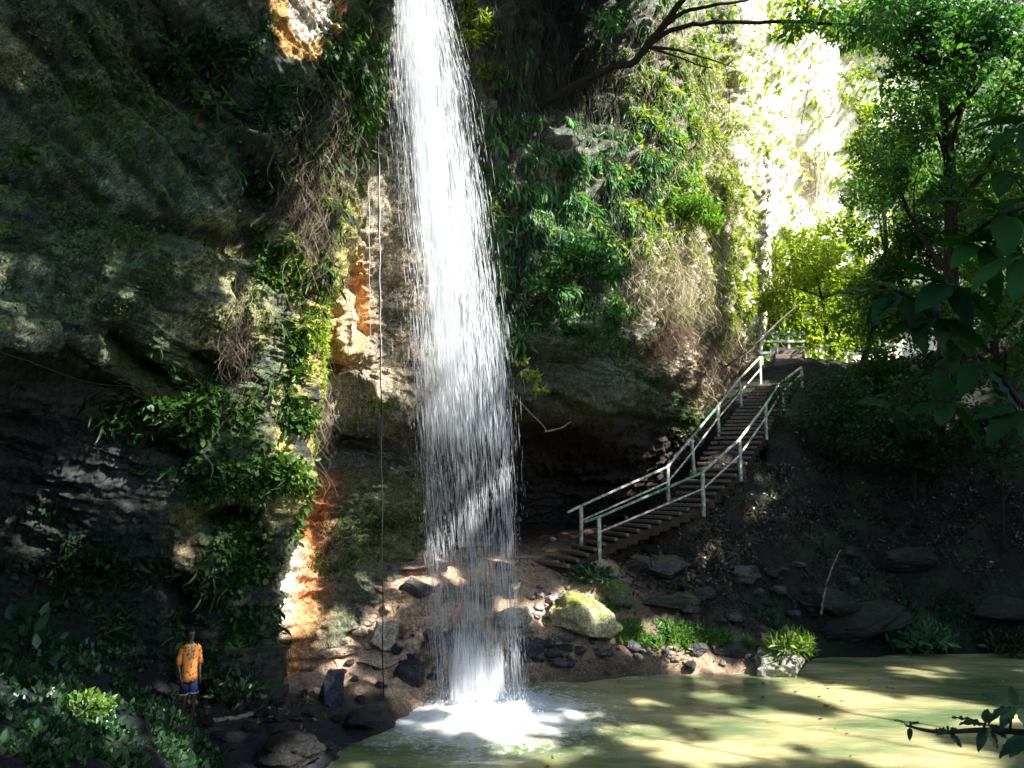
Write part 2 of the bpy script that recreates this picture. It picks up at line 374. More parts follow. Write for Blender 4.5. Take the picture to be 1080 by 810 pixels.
def colA(P, N, PX, PY, d):
    a = fbm(P, .55, 3, 201); b = fbm(P, 1.9, 4, 202); c_ = fbm(P, 5, 3, 203)
    c = np.tile([.09, .11, .075], (len(P), 1))
    c = mixv(c, (.24, .28, .22), sst(b+.6*c_, .12, .45)*.85)  # paler patches stand in for soft sky highlights on the rock
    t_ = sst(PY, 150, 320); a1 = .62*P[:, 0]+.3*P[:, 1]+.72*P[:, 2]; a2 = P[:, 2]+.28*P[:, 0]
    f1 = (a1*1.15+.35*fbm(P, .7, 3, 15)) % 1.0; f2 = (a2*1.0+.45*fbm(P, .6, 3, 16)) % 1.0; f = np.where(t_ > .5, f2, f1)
    c = mixv(c, (.30, .31, .20), sst(f, .62, .8)*(1-sst(f, .94, 1))*.65*sst(c_+b, -.4, .3)); c = mixv(c, (.022, .028, .022), (1-sst(f, .06, .22))*.85)  # ledge edges painted lighter, cracks darker, imitating light on the relief
    c = mixv(c, (.26, .24, .09), sst(a+.5*b, .1, .5)*.6)
    c = mixv(c, (.07, .12, .03), sst(-a+.7*c_+.35*N[:, 2], -.05, .4)*.85)
    c = mixv(c, (.03, .035, .03), sst(-b-.6*c_, .15, .5)*.8)
    low = sst(PY, 385, 420)*sst(-PX, -230, -150); c = mixv(c, (.028, .032, .036), low*.85)  # shade under the overhanging lip painted into the rock colour
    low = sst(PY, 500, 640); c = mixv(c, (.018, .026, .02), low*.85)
    e = np.exp(-(segdist(PX+8*b, PY, [(110, -60), (180, 40), (250, 130), (285, 215)])/26)**2); c = mixv(c, (.02, .025, .024), e*.9)  # crevice shade painted in with a dark wet rock tone
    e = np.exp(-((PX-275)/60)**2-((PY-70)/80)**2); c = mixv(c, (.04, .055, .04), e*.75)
    e = np.exp(-((PX-232)/36)**2-((PY-345)/26)**2); c = mixv(c, (.42, .33, .14), e*.85)
    edge = sst(PX+.22*PY, 372, 402)*sst(PY, 180, 230)*(1-sst(PY, 520, 570)); c = mixv(c, (.46, .38, .11), edge*.85*sst(b, -.5, .1))
    e = np.exp(-((PX-180)/60)**2-((PY-415)/30)**2); c = mixv(c, (.16, .17, .04), e*.6)
    e = np.exp(-((PX-195)/14)**2-((PY-585)/18)**2); c = mixv(c, (.48, .38, .2), e*.9)
    e = np.exp(-((PX-196)/16)**2-((PY-548)/14)**2); c = mixv(c, (.25, .22, .04), e*.7)
    # pale break scar high on the nose of the rock
    xx = PX+5*b; e = ((xx-324)/37)**2+((PY+6*c_-8)/50)**2
    e = e+np.maximum(0, (286-xx)/10)
    c = mixv(c, (.52, .30, .10), (e < 1.25)*1.0); c = mixv(c, (.60, .53, .44), ((xx-328)**2/24**2+((PY+8*c_-6)/40)**2 < 1)*1.0)
    return c
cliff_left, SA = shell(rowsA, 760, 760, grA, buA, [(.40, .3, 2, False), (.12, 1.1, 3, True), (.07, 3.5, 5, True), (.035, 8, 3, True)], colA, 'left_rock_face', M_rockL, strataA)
tag(cliff_left, 'dark mossy grey rock face with slanting beds that fills the left side', 'cliff', kind='structure')

# ================================================================== BACK WALL
pxB = [200, 280, 335, 385, 430, 480, 530, 590, 650, 705, 750, 786, 797]
rowsB_ = [
 (-420, [20, 19.2, 18.8, 18.6, 18.9, 19.4, 19.9, 21.0, 22.8, 25.5, 29.5, 34, 40]),
 (-180, [20, 19.2, 18.7, 18.5, 18.8, 19.3, 19.8, 20.9, 22.6, 25.2, 29.2, 34, 40]),
 (0,    [20, 19.1, 18.5, 18.3, 18.6, 19.2, 19.7, 20.8, 22.4, 24.9, 29.0, 34, 40]),
 (120,  [20, 19.0, 18.4, 18.2, 18.5, 19.1, 19.6, 20.8, 22.4, 24.8, 28.8, 33.6, 40]),
 (230,  [20, 18.9, 17.4, 17.5, 18.6, 19.1, 19.5, 20.6, 22.2, 24.6, 28.6, 33.4, 40]),
 (300,  [20, 18.8, 17.3, 17.4, 18.6, 19.0, 19.3, 20.3, 22.0, 24.6, 28.6, 33.4, 40]),
 (350,  [20, 18.8, 17.3, 17.4, 18.5, 18.9, 19.3, 20.1, 21.6, 24.4, 28.6, 33.5, 40]),
 (390,  [20, 18.8, 18.0, 18.0, 18.1, 18.9, 19.4, 20.1, 21.4, 24.6, 28.8, 33.8, 40]),
 (425,  [20, 18.8, 18.1, 18.0, 18.3, 19.6, 20.2, 20.8, 21.8, 25.2, 28.8, 34.0, 40]),
 (450,  [20, 18.8, 18.6, 19.0, 19.6, 21.0, 22.2, 23.4, 23.8, 26.2, 28.8, 34.0, 40]),
 (485,  [20, 18.7, 18.5, 19.3, 20.2, 22.2, 24.2, 26.0, 26.4, 27.2, 28.8, 34.0, 40]),
 (530,  [20, 18.4, 18.4, 19.3, 20.6, 22.8, 25.2, 27.0, 27.4, 27.2, 28.4, 34.0, 40]),
 (575,  [20, 17.9, 18.1, 19.2, 21.0, 23.0, 25.4, 27.2, 27.6, 27.6, 29.0, 34.0, 40]),
 (650,  [20, 17.3, 17.6, 19.0, 21.0, 23.2, 25.6, 27.4, 27.8, 28.0, 29.0, 34.0, 40]),
 (760,  [20, 17.3, 17.6, 19.0, 21.0, 23.2, 25.6, 27.4, 27.8, 28.0, 29.0, 34.0, 40]),
]
rowsB = [(py, list(zip(pxB, Ds))) for py, Ds in rowsB_]
grB = [([(570, -80), (610, 20), (600, 90)], 32, 1.1), ([(640, 90), (625, 130)], 16, .7), ([(760, 30), (768, 110)], 12, 1.6), ([(410, 300), (415, 380)], 12, .3),
       ([(540, 230), (545, 320)], 16, .6), ([(560, 375), (640, 388), (700, 412)], 8, .35), ([(380, 300), (384, 350)], 7, .5), ([(300, 560), (350, 600)], 8, .1),
       ([(560, 410), (620, 425), (680, 440)], 7, .3), ([(450, 560), (455, 600)], 10, .3), ([(700, 330), (735, 350)], 14, .5), ([(755, 360), (770, 410)], 14, .8)]
buB = [(362, 330, 16, 40, .5), (405, 400, 40, 24, .4), (590, 360, 50, 18, .5), (660, 400, 40, 20, .5), (700, 290, 40, 60, .7),
       (395, 500, 30, 40, .4), (760, 220, 25, 110, .8), (690, 120, 40, 80, .6), (310, 560, 14, 70, .35)]
def strataB(P, PX, PY):
    q = np.stack([P[:, 2]*2.6+.22*P[:, 0]+.6*vn(P*.8, 8), P[:, 0]*.5, P[:, 1]*.5], 1)
    m = sst(PY, 330, 380)
    q2 = np.stack([P[:, 0]*2.0+P[:, 1]*.8+.4*vn(P, 9), P[:, 2]*.35, P[:, 1]*.4], 1)
    return m*.24*fbm(q, 1, 3, 21, .55, True)+(1-m)*.3*fbm(q2, 1, 3, 22, .5, True)
def colB(P, N, PX, PY, d):
    a = fbm(P, .5, 3, 301); b = fbm(P, 1.7, 4, 302); c_ = fbm(P, 5, 3, 303)
    c = np.tile([.13, .13, .10], (len(P), 1))
    c = mixv(c, (.05, .085, .03), sst(a+.5*b, -.1, .4)*.7)
    c = mixv(c, (.22, .19, .13), sst(b, .1, .5)*.7)
    # shaft and cave: their shade painted into the rock colour
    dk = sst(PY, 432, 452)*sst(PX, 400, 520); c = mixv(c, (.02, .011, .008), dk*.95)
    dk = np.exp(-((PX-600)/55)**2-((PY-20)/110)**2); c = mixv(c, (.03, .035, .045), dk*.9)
    # buff rock behind the fall
    e = sst(PX, 330, 350)*(1-sst(PX, 470, 530))*sst(PY, 120, 240)*(1-sst(PY, 425, 450)); c = mixv(c, (.40, .31, .20), e*.85*sst(b, -.6, .1))
    # orange fresh break
    xx = PX+4*b; e = ((xx-364)/27)**2+((PY+6*c_-322)/66)**2; c = mixv(c, (.60, .29, .10), (1-sst(e, .55, 1.3))*.95)
    e = ((xx-367)/15)**2+((PY+6*c_-335)/42)**2; c = mixv(c, (.68, .47, .27), (1-sst(e, .5, 1.3))*.9)
    # red earth chimney at the lower left
    e = np.exp(-((PX+8*b-(325-.22*(PY-500)))/36)**2)*sst(PY, 490, 512); c = mixv(c, (.62, .24, .08), np.clip(e*1.5, 0, 1)*.95)
    e = np.exp(-((PX-(296-.2*(PY-600)))/17)**2)*sst(PY, 562, 580); c = mixv(c, (.80, .73, .56), np.clip(e*1.5, 0, 1)*.95)  # near-white strip: glare of direct sun painted into the wall colour
    e = sst(PX, 345, 370)*(1-sst(PX, 450, 480))*sst(PY, 495, 510)*(1-sst(PY, 575, 620)); c = mixv(c, (.13, .15, .06), e*.8)
    e = sst(PX, 470, 500)*sst(PY, 345, 370)*(1-sst(PY, 430, 450)); c = mixv(c, (.06, .065, .035), e*.85)
    e = np.exp(-((PX-715)/60)**2-((PY-290)/75)**2); c = mixv(c, (.60, .48, .38), np.clip(e*1.4, 0, 1)*.9*sst(b, -.7, .0))  # pale rock, brightened further to paint in the sunlit glow
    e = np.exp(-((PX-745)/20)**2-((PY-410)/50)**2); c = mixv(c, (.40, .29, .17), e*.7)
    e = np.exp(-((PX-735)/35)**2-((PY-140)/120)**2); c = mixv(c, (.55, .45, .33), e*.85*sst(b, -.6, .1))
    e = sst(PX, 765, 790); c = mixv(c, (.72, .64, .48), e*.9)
    return c
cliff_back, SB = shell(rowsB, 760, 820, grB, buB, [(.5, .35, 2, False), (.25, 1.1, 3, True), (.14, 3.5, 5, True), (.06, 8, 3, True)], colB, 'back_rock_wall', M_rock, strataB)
tag(cliff_back, 'vine hung rock wall with a dark cave that stands behind the waterfall', 'cliff', kind='structure')

# ================================================================== FAR CLIFF
rowsF = [(py, [(640, 44), (720, 43), (780, 42.5), (840, 43), (900, 44), (960, 44), (1050, 43), (1150, 40), (1300, 36), (1500, 33)]) for py in (-700, -450, -200, 0, 150, 300, 400, 480)]
grF = [([(848, 150), (852, 215)], 7, 1.0)]
def colF(P, N, PX, PY, d):
    b = fbm(P, .6, 4, 402); c = np.tile([.78, .72, .58], (len(P), 1))
    c = mixv(c, (.30, .30, .12), sst(b, .15, .5)*.6)
    c = mixv(c, (.35, .27, .22), np.exp(-((PX-852)/9)**2-((PY-180)/32)**2)*.8)
    c = mixv(c, (.22, .26, .10), sst(PX, 980, 1100)*.4)
    return c
cliff_far, SF = shell(rowsF, 260, 300, grF, [(800, 100, 40, 150, 1.2)], [(1.4, .12, 2, False), (.4, .25, 3, True), (.10, 1.2, 4, False)], colF, 'far_rock_wall', M_far)
tag(cliff_far, 'pale sunlit rock wall far behind the top of the stairs', 'cliff', kind='structure')

# ================================================================== STAIR LINE
def stair_pts():
    L = [W(562, 583, 22.1), W(613, 568, 22.6), W(705, 525, 24.0), W(732, 493, 25.2), W(758, 453, 26.8), W(782, 428, 28.3), W(802, 402, 30.0)]
    R = [W(598, 604, 21.0), W(632, 577, 21.6), W(742, 533, 23.2), W(781, 496, 24.4), W(808, 455, 26.3), W(826, 424, 28.1), W(838, 402, 29.6)]
    return np.array(L), np.array(R)
SL, SR = stair_pts()

# ================================================================== TERRAIN
gp = []
def g(px, py, D, dz=0): p = W(px, py, D); gp.append((p[0], p[1], p[2]+dz))
for a in [(-300, 640, 10), (-100, 680, 11), (0, 690, 11.6), (100, 705, 12.2), (150, 735, 13), (60, 810, 8), (-100, 810, 7), (195, 762, 14.2), (240, 764, 14.1), (220, 800, 13.2),
          (265, 750, 15.1), (310, 740, 15.8), (300, 695, 17.1), (330, 665, 17.6), (380, 640, 18.6), (370, 690, 17.4), (345, 745, 15.8), (430, 705, 17.3), (330, 800, 13.6), (300, 860, 12.0),
          (390, 770, 15.2), (460, 645, 19), (470, 600, 20.6), (430, 580, 21), (540, 592, 21.8), (560, 560, 25.5), (640, 560, 26.8), (480, 575, 23.0), (700, 545, 27),
          (560, 640, 20), (600, 672, 19.5), (655, 700, 19.5, -.12), (565, 706, 18.9, -.15), (500, 690, 18.6, -.1), (720, 702, 19.6, -.15), (790, 704, 19.6, -.15), (740, 665, 20.6), (800, 668, 20.8), (870, 690, 21.2, -.22),
          (960, 692, 21.6, -.22), (1080, 694, 21.6, -.22), (1200, 700, 20.5, -.22), (690, 620, 22.3), (780, 605, 23.6), (900, 640, 22.5), (900, 565, 25), (1000, 600, 23.2), (1100, 560, 23.5),
          (800, 520, 26.4), (860, 455, 28.5), (950, 450, 28.5), (1080, 440, 27.5), (900, 385, 33), (1000, 370, 33), (1150, 380, 30)]: g(*a)
for i in range(len(SL)):
    for p in (SL[i], SR[i], (SL[i]+SR[i])/2): gp.append((p[0], p[1], p[2]-.22))
for x, y, z in [(11, 33, 9.4), (13, 33, 9.6), (12, 38, 9.8), (18, 42, 10.5), (4, 40, 10), (22, 30, 11.5), (27, 20, 14), (26, 10, 13), (18, 4, 5), (21, 18, 5.5), (40, 10, 12), (40, 30, 16), (60, 0, 22), (60, 60, 22),  # unseen right and rear slopes raised to block low sky light
                (0, 60, 14), (30, 60, 18), (-15, 30, 10), (-20, 10, 6), (-15, 2, 4), (-8, 6, 2.8), (-5, 3, 3.0), (0, 0, 3.05), (3, 2, 3.0), (0, -6, 5.6), (0, -12, 12), (8, -5, 6.2), (10, 3, 2.2), (14, 12, .8), (0, 4.5, 2.2), (5, 5, 1.4), (-3.5, 7, 1.6), (-4.3, 11, .6),
                (0, -40, 8), (-40, -40, 12), (-60, 0, 14), (-60, 60, 16), (40, -40, 12), (-30, 60, 14), (0, 8.5, -.5), (4, 8, -.5), (9, 8, -.3), (14, 15.5, .3),
                (0, 12, -1.1), (3, 12, -1.2), (7, 12, -1.1), (11, 13, -1), (-1, 15.5, -.8), (2, 16, -1.1), (5, 16.5, -1.0), (8, 17, -1.0), (11, 18, -.9), (2, 17.9, -.8), (.6, 18.5, -.45), (3.4, 18.7, -.5), (5.4, 18.8, -.5), (7.2, 18.9, -.5), (8.5, 19.3, -.5), (11, 20, -.5), (-2.6, 14.5, -.4), (-1.5, 16.8, -.5), (12.5, 16, -.8)]:
    gp.append((x, y, z))
gp = np.array(gp)
def tps_fit(gp, lam=.02):
    n = len(gp); A = gp[:, :2]; r = np.linalg.norm(A[:, None]-A[None], axis=2)
    K = np.where(r > 0, r*r*np.log(r+1e-12), 0)+lam*np.eye(n)*10
    Pm = np.hstack([np.ones((n, 1)), A]); M = np.zeros((n+3, n+3)); M[:n, :n] = K; M[:n, n:] = Pm; M[n:, :n] = Pm.T
    return np.linalg.solve(M, np.concatenate([gp[:, 2], np.zeros(3)]))
TW = tps_fit(gp)
def gz(x, y, rough=True):
    x = np.atleast_1d(np.asarray(x, float)); y = np.atleast_1d(np.asarray(y, float))
    out = np.full(x.shape, TW[-3])+TW[-2]*x+TW[-1]*y
    for i in range(len(gp)):
        r2 = (x-gp[i, 0])**2+(y-gp[i, 1])**2
        out += TW[i]*.5*r2*np.log(r2+1e-12)
    out = np.clip(out, -1.5, 30)
    if rough:
        P = np.stack([x, y, 0*x], 1); cl = np.clip(np.hypot(x-2, y-18)/12, 0, 1)
        near_st = np.full(x.shape, 1e9); 
        m = (SL[:, :2]+SR[:, :2])/2
        near_st = segdist(x, y, [tuple(q) for q in m])
        k = np.clip((near_st-.9)/.8, 0, 1)*np.clip(.4+np.abs(out+.2), .25, 1)
        k *= np.clip((np.hypot(x-3, y-15)-2.5)/3, .3, 1)
        te = np.exp(-((x+1.2)/4.5)**2-((y-19.6)/3)**2); q = (out+.12*fbm(P, .9, 3, 57))/.26; st = (np.floor(q)+np.clip((q-np.floor(q))*3-1.5, 0, 1))*.26
        out = out+te*np.clip((near_st-.9)/.8, 0, 1)*(st-out)*.85*(out > -.1)
        out += k*(.22*fbm(P, .8, 3, 51)+.10*fbm(P, 2.6, 3, 52, .5, True)+.03*fbm(P, 9, 2, 53))
    return out
def axis_pts(a, b, c, d, n1, n2):
    return np.unique(np.concatenate([np.linspace(a, b, n1), np.linspace(b, c, n2), np.linspace(c, d, n1)]))
gx = np.concatenate([np.linspace(-400, -60, 8), np.linspace(-55, -12, 30), np.linspace(-11.9, 16, 520), np.linspace(16.3, 60, 60), np.linspace(70, 400, 8)])
gy = np.concatenate([np.linspace(-400, -60, 8), np.linspace(-55, 2, 30), np.linspace(2.2, 10, 60), np.linspace(10.05, 32, 460), np.linspace(32.3, 60, 50), np.linspace(70, 400, 8)])
GX, GY = np.meshgrid(gx, gy); x = GX.ravel(); y = GY.ravel()
z = gz(np.clip(x, -60, 60), np.clip(y, -60, 60))
P = np.stack([x, y, z], 1); G3 = P.reshape(len(gy), len(gx), 3); NG = grid_normals(G3).reshape(-1, 3)
if NG[:, 2].mean() < 0: NG = -NG
PX, PY, _ = PROJ(P)
b = fbm(P, 1.2, 4, 61); b2 = fbm(P, 4, 3, 62)
c = np.tile([.018, .016, .013], (len(P), 1))
c = mixv(c, (.028, .05, .018), sst(b, -.1, .4)*.7)
sand = np.clip(np.exp(-((x+3.2)/2.3)**2-((y-18.2)/2.6)**2)*1.7+np.exp(-((x+.3)/2.4)**2-((y-20.6)/1.8)**2)*1.6+np.exp(-((x-5.0)/1.6)**2-((y-19.6)/.8)**2)*1.2+np.exp(-((x-2)/1.5)**2-((y-22)/1.)**2), 0, 1)
c = mixv(c, (.42, .29, .19), sand*sst(b+.5*b2, -.75, -.1)*.95)
wetz = (1-sst(z, .05, .5))*(y > 9)*(y < 24)*(np.abs(x) < 16)
c = c*(1-.45*wetz*(1-.6*sand))[:, None]
pth = np.exp(-(segdist(PX, PY, [(215, 766), (262, 752), (330, 735)])/12)**2); c = mixv(c, (.20, .17, .14), pth*.8)
dk = sst(-x, 1.4, 2.6)*(1-sst(y, 15.6, 16.8)); c = mixv(c, (.012, .014, .018), dk*.9)  # near left shore darkened: shade and wetness painted into the soil
rd = np.exp(-((x-3)/3.5)**2-((y-24)/1.8)**2); c = mixv(c, (.07, .035, .025), rd*.8)
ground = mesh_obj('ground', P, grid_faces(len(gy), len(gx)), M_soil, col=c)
tag(ground, 'uneven earth, sand and leaf covered banks around the pool', 'ground', kind='structure')
SG = dict(V=P, N=NG, PX=PX, PY=PY)
def on_ground(px, py, dmin=6, dmax=45):
    """first hit of the view ray with the ground"""
    Ds = np.linspace(dmin, dmax, 900); Q = np.array([W(px, py, D) for D in Ds]); h = gz(Q[:, 0], Q[:, 1])
    k = np.where(Q[:, 2] < h)[0]
    if len(k) == 0: return Q[-1]
    q = Q[k[0]].copy(); q[2] = h[k[0]]; return q

# ================================================================== POOL WATER
WZ = -.1
def water_mat():
    m, n, out = mat_new('pool_water')
    p = node(n, 'ShaderNodeBsdfPrincipled'); p.inputs['Roughness'].default_value = .12; p.inputs['IOR'].default_value = 1.33
    tc = node(n, 'ShaderNodeTexCoord'); mp = node(n, 'ShaderNodeMapping'); n.links.new(tc.outputs['Object'], mp.inputs[0])
    mp.inputs['Scale'].default_value = (.35, .9, 1)
    nz = node(n, 'ShaderNodeTexNoise', i_Scale=.9, i_Detail=4.0); n.links.new(mp.outputs[0], nz.inputs['Vector'])
    at = node(n, 'ShaderNodeAttribute', attribute_name='Col')
    murk = mixc(n, (.10, .145, .065), (.44, .38, .19), ramp(n, nz.outputs[0], [(.38, 0.0), (.62, 1.0)]))
    # foam factor in attribute red, broken up by fine noise
    fz = node(n, 'ShaderNodeTexNoise', i_Scale=5.0, i_Detail=9.0, i_Roughness=.8); n.links.new(tc.outputs['Object'], fz.inputs['Vector'])
    sep = node(n, 'ShaderNodeSeparateColor'); n.links.new(at.outputs['Color'], sep.inputs[0])
    ad = node(n, 'ShaderNodeMath', operation='ADD'); n.links.new(sep.outputs[0], ad.inputs[0]); n.links.new(fz.outputs[0], ad.inputs[1])
    fo = ramp(n, ad.outputs[0], [(.66, 0.0), (.80, .45), (1.0, .85)])
    n.links.new(mixc(n, murk, (.82, .85, .86), fo), p.inputs['Base Color'])
    ro = node(n, 'ShaderNodeMapRange'); n.links.new(fo, ro.inputs[0]); ro.inputs[3].default_value = .06; ro.inputs[4].default_value = .7
    n.links.new(ro.outputs[0], p.inputs['Roughness'])
    p.inputs['Subsurface Weight'].default_value = .6; p.inputs['Subsurface Radius'].default_value = (1.0, .9, .5); p.inputs['Subsurface Scale'].default_value = .45
    rip = node(n, 'ShaderNodeTexNoise', i_Scale=5.0, i_Detail=3.0); n.links.new(mp.outputs[0], rip.inputs['Vector'])
    b = node(n, 'ShaderNodeBump', i_Strength=.55, i_Distance=.10); n.links.new(rip.outputs[0], b.inputs['Height'])
    b2 = node(n, 'ShaderNodeBump', i_Strength=.6, i_Distance=.04); n.links.new(ad.outputs[0], b2.inputs['Height']); n.links.new(b.outputs[0], b2.inputs['Normal'])
    n.links.new(b2.outputs[0], p.inputs['Normal']); n.links.new(p.outputs[0], out.inputs[0]); return m
M_water = water_mat()
FB = W(506, 738, 17.0)       # foot of the fall
wx = np.linspace(-7, 20, 420); wy = np.linspace(5, 24, 300); XX, YY = np.meshgrid(wx, wy); x = XX.ravel(); y = YY.ravel()
r = np.hypot((x-FB[0]), (y-FB[1])*1.1); r2_ = np.hypot((x-FB[0]-.1)/1.5, (y-FB[1]+.5)/1.25)
Pw = np.stack([x, y, 0*x], 1)
foam_ = np.exp(-(r2_/1.5)**2)
zz = WZ+.030*np.exp(-r/3.5)*np.sin(r*7.5+1.2*vn(Pw*1.1, 71))+.020*fbm(Pw*np.array([[.6, 1.6, 1]]), 1.6, 4, 72)+.16*np.exp(-(r/1.1)**2)*(.4+fbm(Pw, 3.5, 4, 73, .6, True))+.03*foam_*fbm(Pw, 6, 3, 74)
foam = .46*np.exp(-(r2_/1.15)**2)+.27*np.exp(-(r2_/2.2)**2)
fc = np.stack([foam, foam, foam], 1)
pool = mesh_obj('pool_water', np.stack([x, y, zz], 1), grid_faces(300, 420), M_water, col=fc)
tag(pool, 'murky olive green plunge pool with white foam under the fall', 'water', kind='structure')

# ================================================================== WATERFALL
def fall_mat(name, alpha, colr=(.9, .93, .97)):
    m, n, out = mat_new(name)
    d = node(n, 'ShaderNodeBsdfDiffuse'); d.inputs[0].default_value = (*colr, 1)
    t = node(n, 'ShaderNodeBsdfTranslucent'); t.inputs[0].default_value = (*colr, 1)
    g1 = node(n, 'ShaderNodeBsdfGlossy'); g1.inputs[1].default_value = .25
    a = node(n, 'ShaderNodeMixShader'); a.inputs[0].default_value = .5; n.links.new(d.outputs[0], a.inputs[1]); n.links.new(t.outputs[0], a.inputs[2])
    b = node(n, 'ShaderNodeMixShader'); b.inputs[0].default_value = .1; n.links.new(a.outputs[0], b.inputs[1]); n.links.new(g1.outputs[0], b.inputs[2])
    tr = node(n, 'ShaderNodeBsdfTransparent'); x = node(n, 'ShaderNodeMixShader'); x.inputs[0].default_value = alpha
    n.links.new(tr.outputs[0], x.inputs[1]); n.links.new(b.outputs[0], x.inputs[2]); n.links.new(x.outputs[0], out.inputs[0]); return m
M_fall = fall_mat('falling_water', .42, (.93, .96, 1.0)); M_spray = fall_mat('spray', .5)
ys = np.array([-260, -100, 0, 100, 200, 300, 400, 500, 600, 735])
lx = np.array([392, 400, 405, 409, 418, 429, 435, 443, 450, 455]); rx_ = np.array([440, 460, 474, 500, 514, 528, 540, 545, 549, 558])
def fallpos(u, py, dd):
    a = np.interp(py, ys, lx); b = np.interp(py, ys, rx_); px = a+(b-a)*u
    D = 17.2+dd
    U = (px-540)/F; v = (405-py)/F; dy = cT-v*sT; dz = sT+v*cT
    return np.stack([U*D/dy, D+0*px, CZ+dz*D/dy], 1)
fall = empty('waterfall', FB, 'tall white waterfall dropping in streaks past the cave into the pool', 'waterfall')
def drops(name, n, umu, usig, ylo, yhi, lmin, lmax, wmin, wmax, mat, ypow=1.0, dd=.35):
    k = rng.integers(0, len(umu), n); u = np.array(umu)[k]+rng.normal(size=n)*np.array(usig)[k]
    ok = (np.abs(u-.5) < .5+.09*rng.normal(size=n)); u = u[ok]; n = len(u)
    py = ylo+(yhi-ylo)*rng.random(n)**ypow
    d_ = rng.normal(size=n)*dd
    L = rng.uniform(lmin, lmax, n)*(.6+.4*rng.random(n)); w = rng.uniform(wmin, wmax, n)
    A = fallpos(u, py, d_); B = fallpos(u, py+20, d_); T = B-A; T /= np.linalg.norm(T, axis=1, keepdims=True)
    T += rng.normal(size=(n, 3))*.012
    keep = A[:, 2] > WZ+.02; A = A[keep]; T = T[keep]; L = L[keep]; w = w[keep]; n = len(A)
    L = np.minimum(L, np.maximum((A[:, 2]-WZ+.1), .03))
    V = np.empty((n, 5, 3)); V[:, 0] = A; V[:, 4] = A+T*L[:, None]; M = A+T*(L*.6)[:, None]
    for j in range(3):
        a = j*2.0944+rng.random(n)*6; V[:, 1+j] = M; V[:, 1+j, 0] += w*.5*np.cos(j*2.0944+.3); V[:, 1+j, 1] += w*.5*np.sin(j*2.0944+.3)
    f = np.array([[0, 1, 2], [0, 2, 3], [0, 3, 1], [4, 2, 1], [4, 3, 2], [4, 1, 3]])
    Fs = ((np.arange(n)*5)[:, None, None]+f[None]).reshape(-1, 3)
    return mesh_obj(name, V.reshape(-1, 3), Fs, mat, fall_parent, smooth=False)
fall_parent = None
def child(o, label=None):
    o.parent = fall; o.matrix_parent_inverse = fall.matrix_basis.inverted() if False else o.matrix_parent_inverse
    return o
NF = []
NF.append(drops('water_curtain', 11000, [.22, .36, .6, .8, .5], [.11, .11, .10, .10, .3], -230, 450, .25, 1.1, .006, .018, M_fall, .9))
NF.append(drops('water_strands', 6500, [.3, .5, .75, .1, .9, .48], [.12, .07, .10, .06, .05, .3], 320, 735, .25, 1.0, .004, .011, M_spray, 1.0, .3))
NF.append(drops('water_streaks', 9000, [.5, .1, .9], [.35, .1, .1], -230, 735, .04, .2, .005, .013, M_spray, 1.0, .5))
def sheet_mat():
    m, n, out = mat_new('water_sheet')
    tc = node(n, 'ShaderNodeTexCoord'); at = node(n, 'ShaderNodeAttribute', attribute_name='Col')
    sep = node(n, 'ShaderNodeSeparateColor'); n.links.new(at.outputs['Color'], sep.inputs[0])
    def nz(sc, det):
        mp = node(n, 'ShaderNodeMapping'); mp.inputs['Scale'].default_value = sc; n.links.new(tc.outputs['Object'], mp.inputs[0])
        q = node(n, 'ShaderNodeTexNoise', i_Scale=1.0, i_Detail=det, i_Roughness=.6); n.links.new(mp.outputs[0], q.inputs['Vector']); return q.outputs[0]
    a = nz((3.6, 3.6, .25), 3.0); b = nz((34, 34, 1.3), 5.0); c = nz((9, 9, 1.0), 4.0)
    def mth(op, x, y):
        k = node(n, 'ShaderNodeMath', operation=op)
        for i, v in ((0, x), (1, y)):
            if isinstance(v, float): k.inputs[i].default_value = v
            else: n.links.new(v, k.inputs[i])
        return k.outputs[0]
    t = mth('ADD', mth('ADD', mth('MULTIPLY', a, 1.1), mth('MULTIPLY', b, 1.0)), mth('MULTIPLY', c, .6))
    t = mth('ADD', t, sep.outputs[0])
    f = ramp(n, mth('MULTIPLY', t, .3), [(.50, 0.0), (.70, .75)])
    d = node(n, 'ShaderNodeBsdfDiffuse'); d.inputs[0].default_value = (.93, .95, .98, 1)
    tl = node(n, 'ShaderNodeBsdfTranslucent'); tl.inputs[0].default_value = (.93, .95, .98, 1)
    x = node(n, 'ShaderNodeMixShader'); x.inputs[0].default_value = .5; n.links.new(d.outputs[0], x.inputs[1]); n.links.new(tl.outputs[0], x.inputs[2])
    bp = node(n, 'ShaderNodeBump', i_Strength=.5, i_Distance=.05); n.links.new(b, bp.inputs['Height']); n.links.new(bp.outputs[0], d.inputs['Normal'])
    tr = node(n, 'ShaderNodeBsdfTransparent'); y = node(n, 'ShaderNodeMixShader'); n.links.new(f, y.inputs[0]); n.links.new(tr.outputs[0], y.inputs[1]); n.links.new(x.outputs[0], y.inputs[2])
    n.links.new(y.outputs[0], out.inputs[0]); return m
M_sheet = sheet_mat()
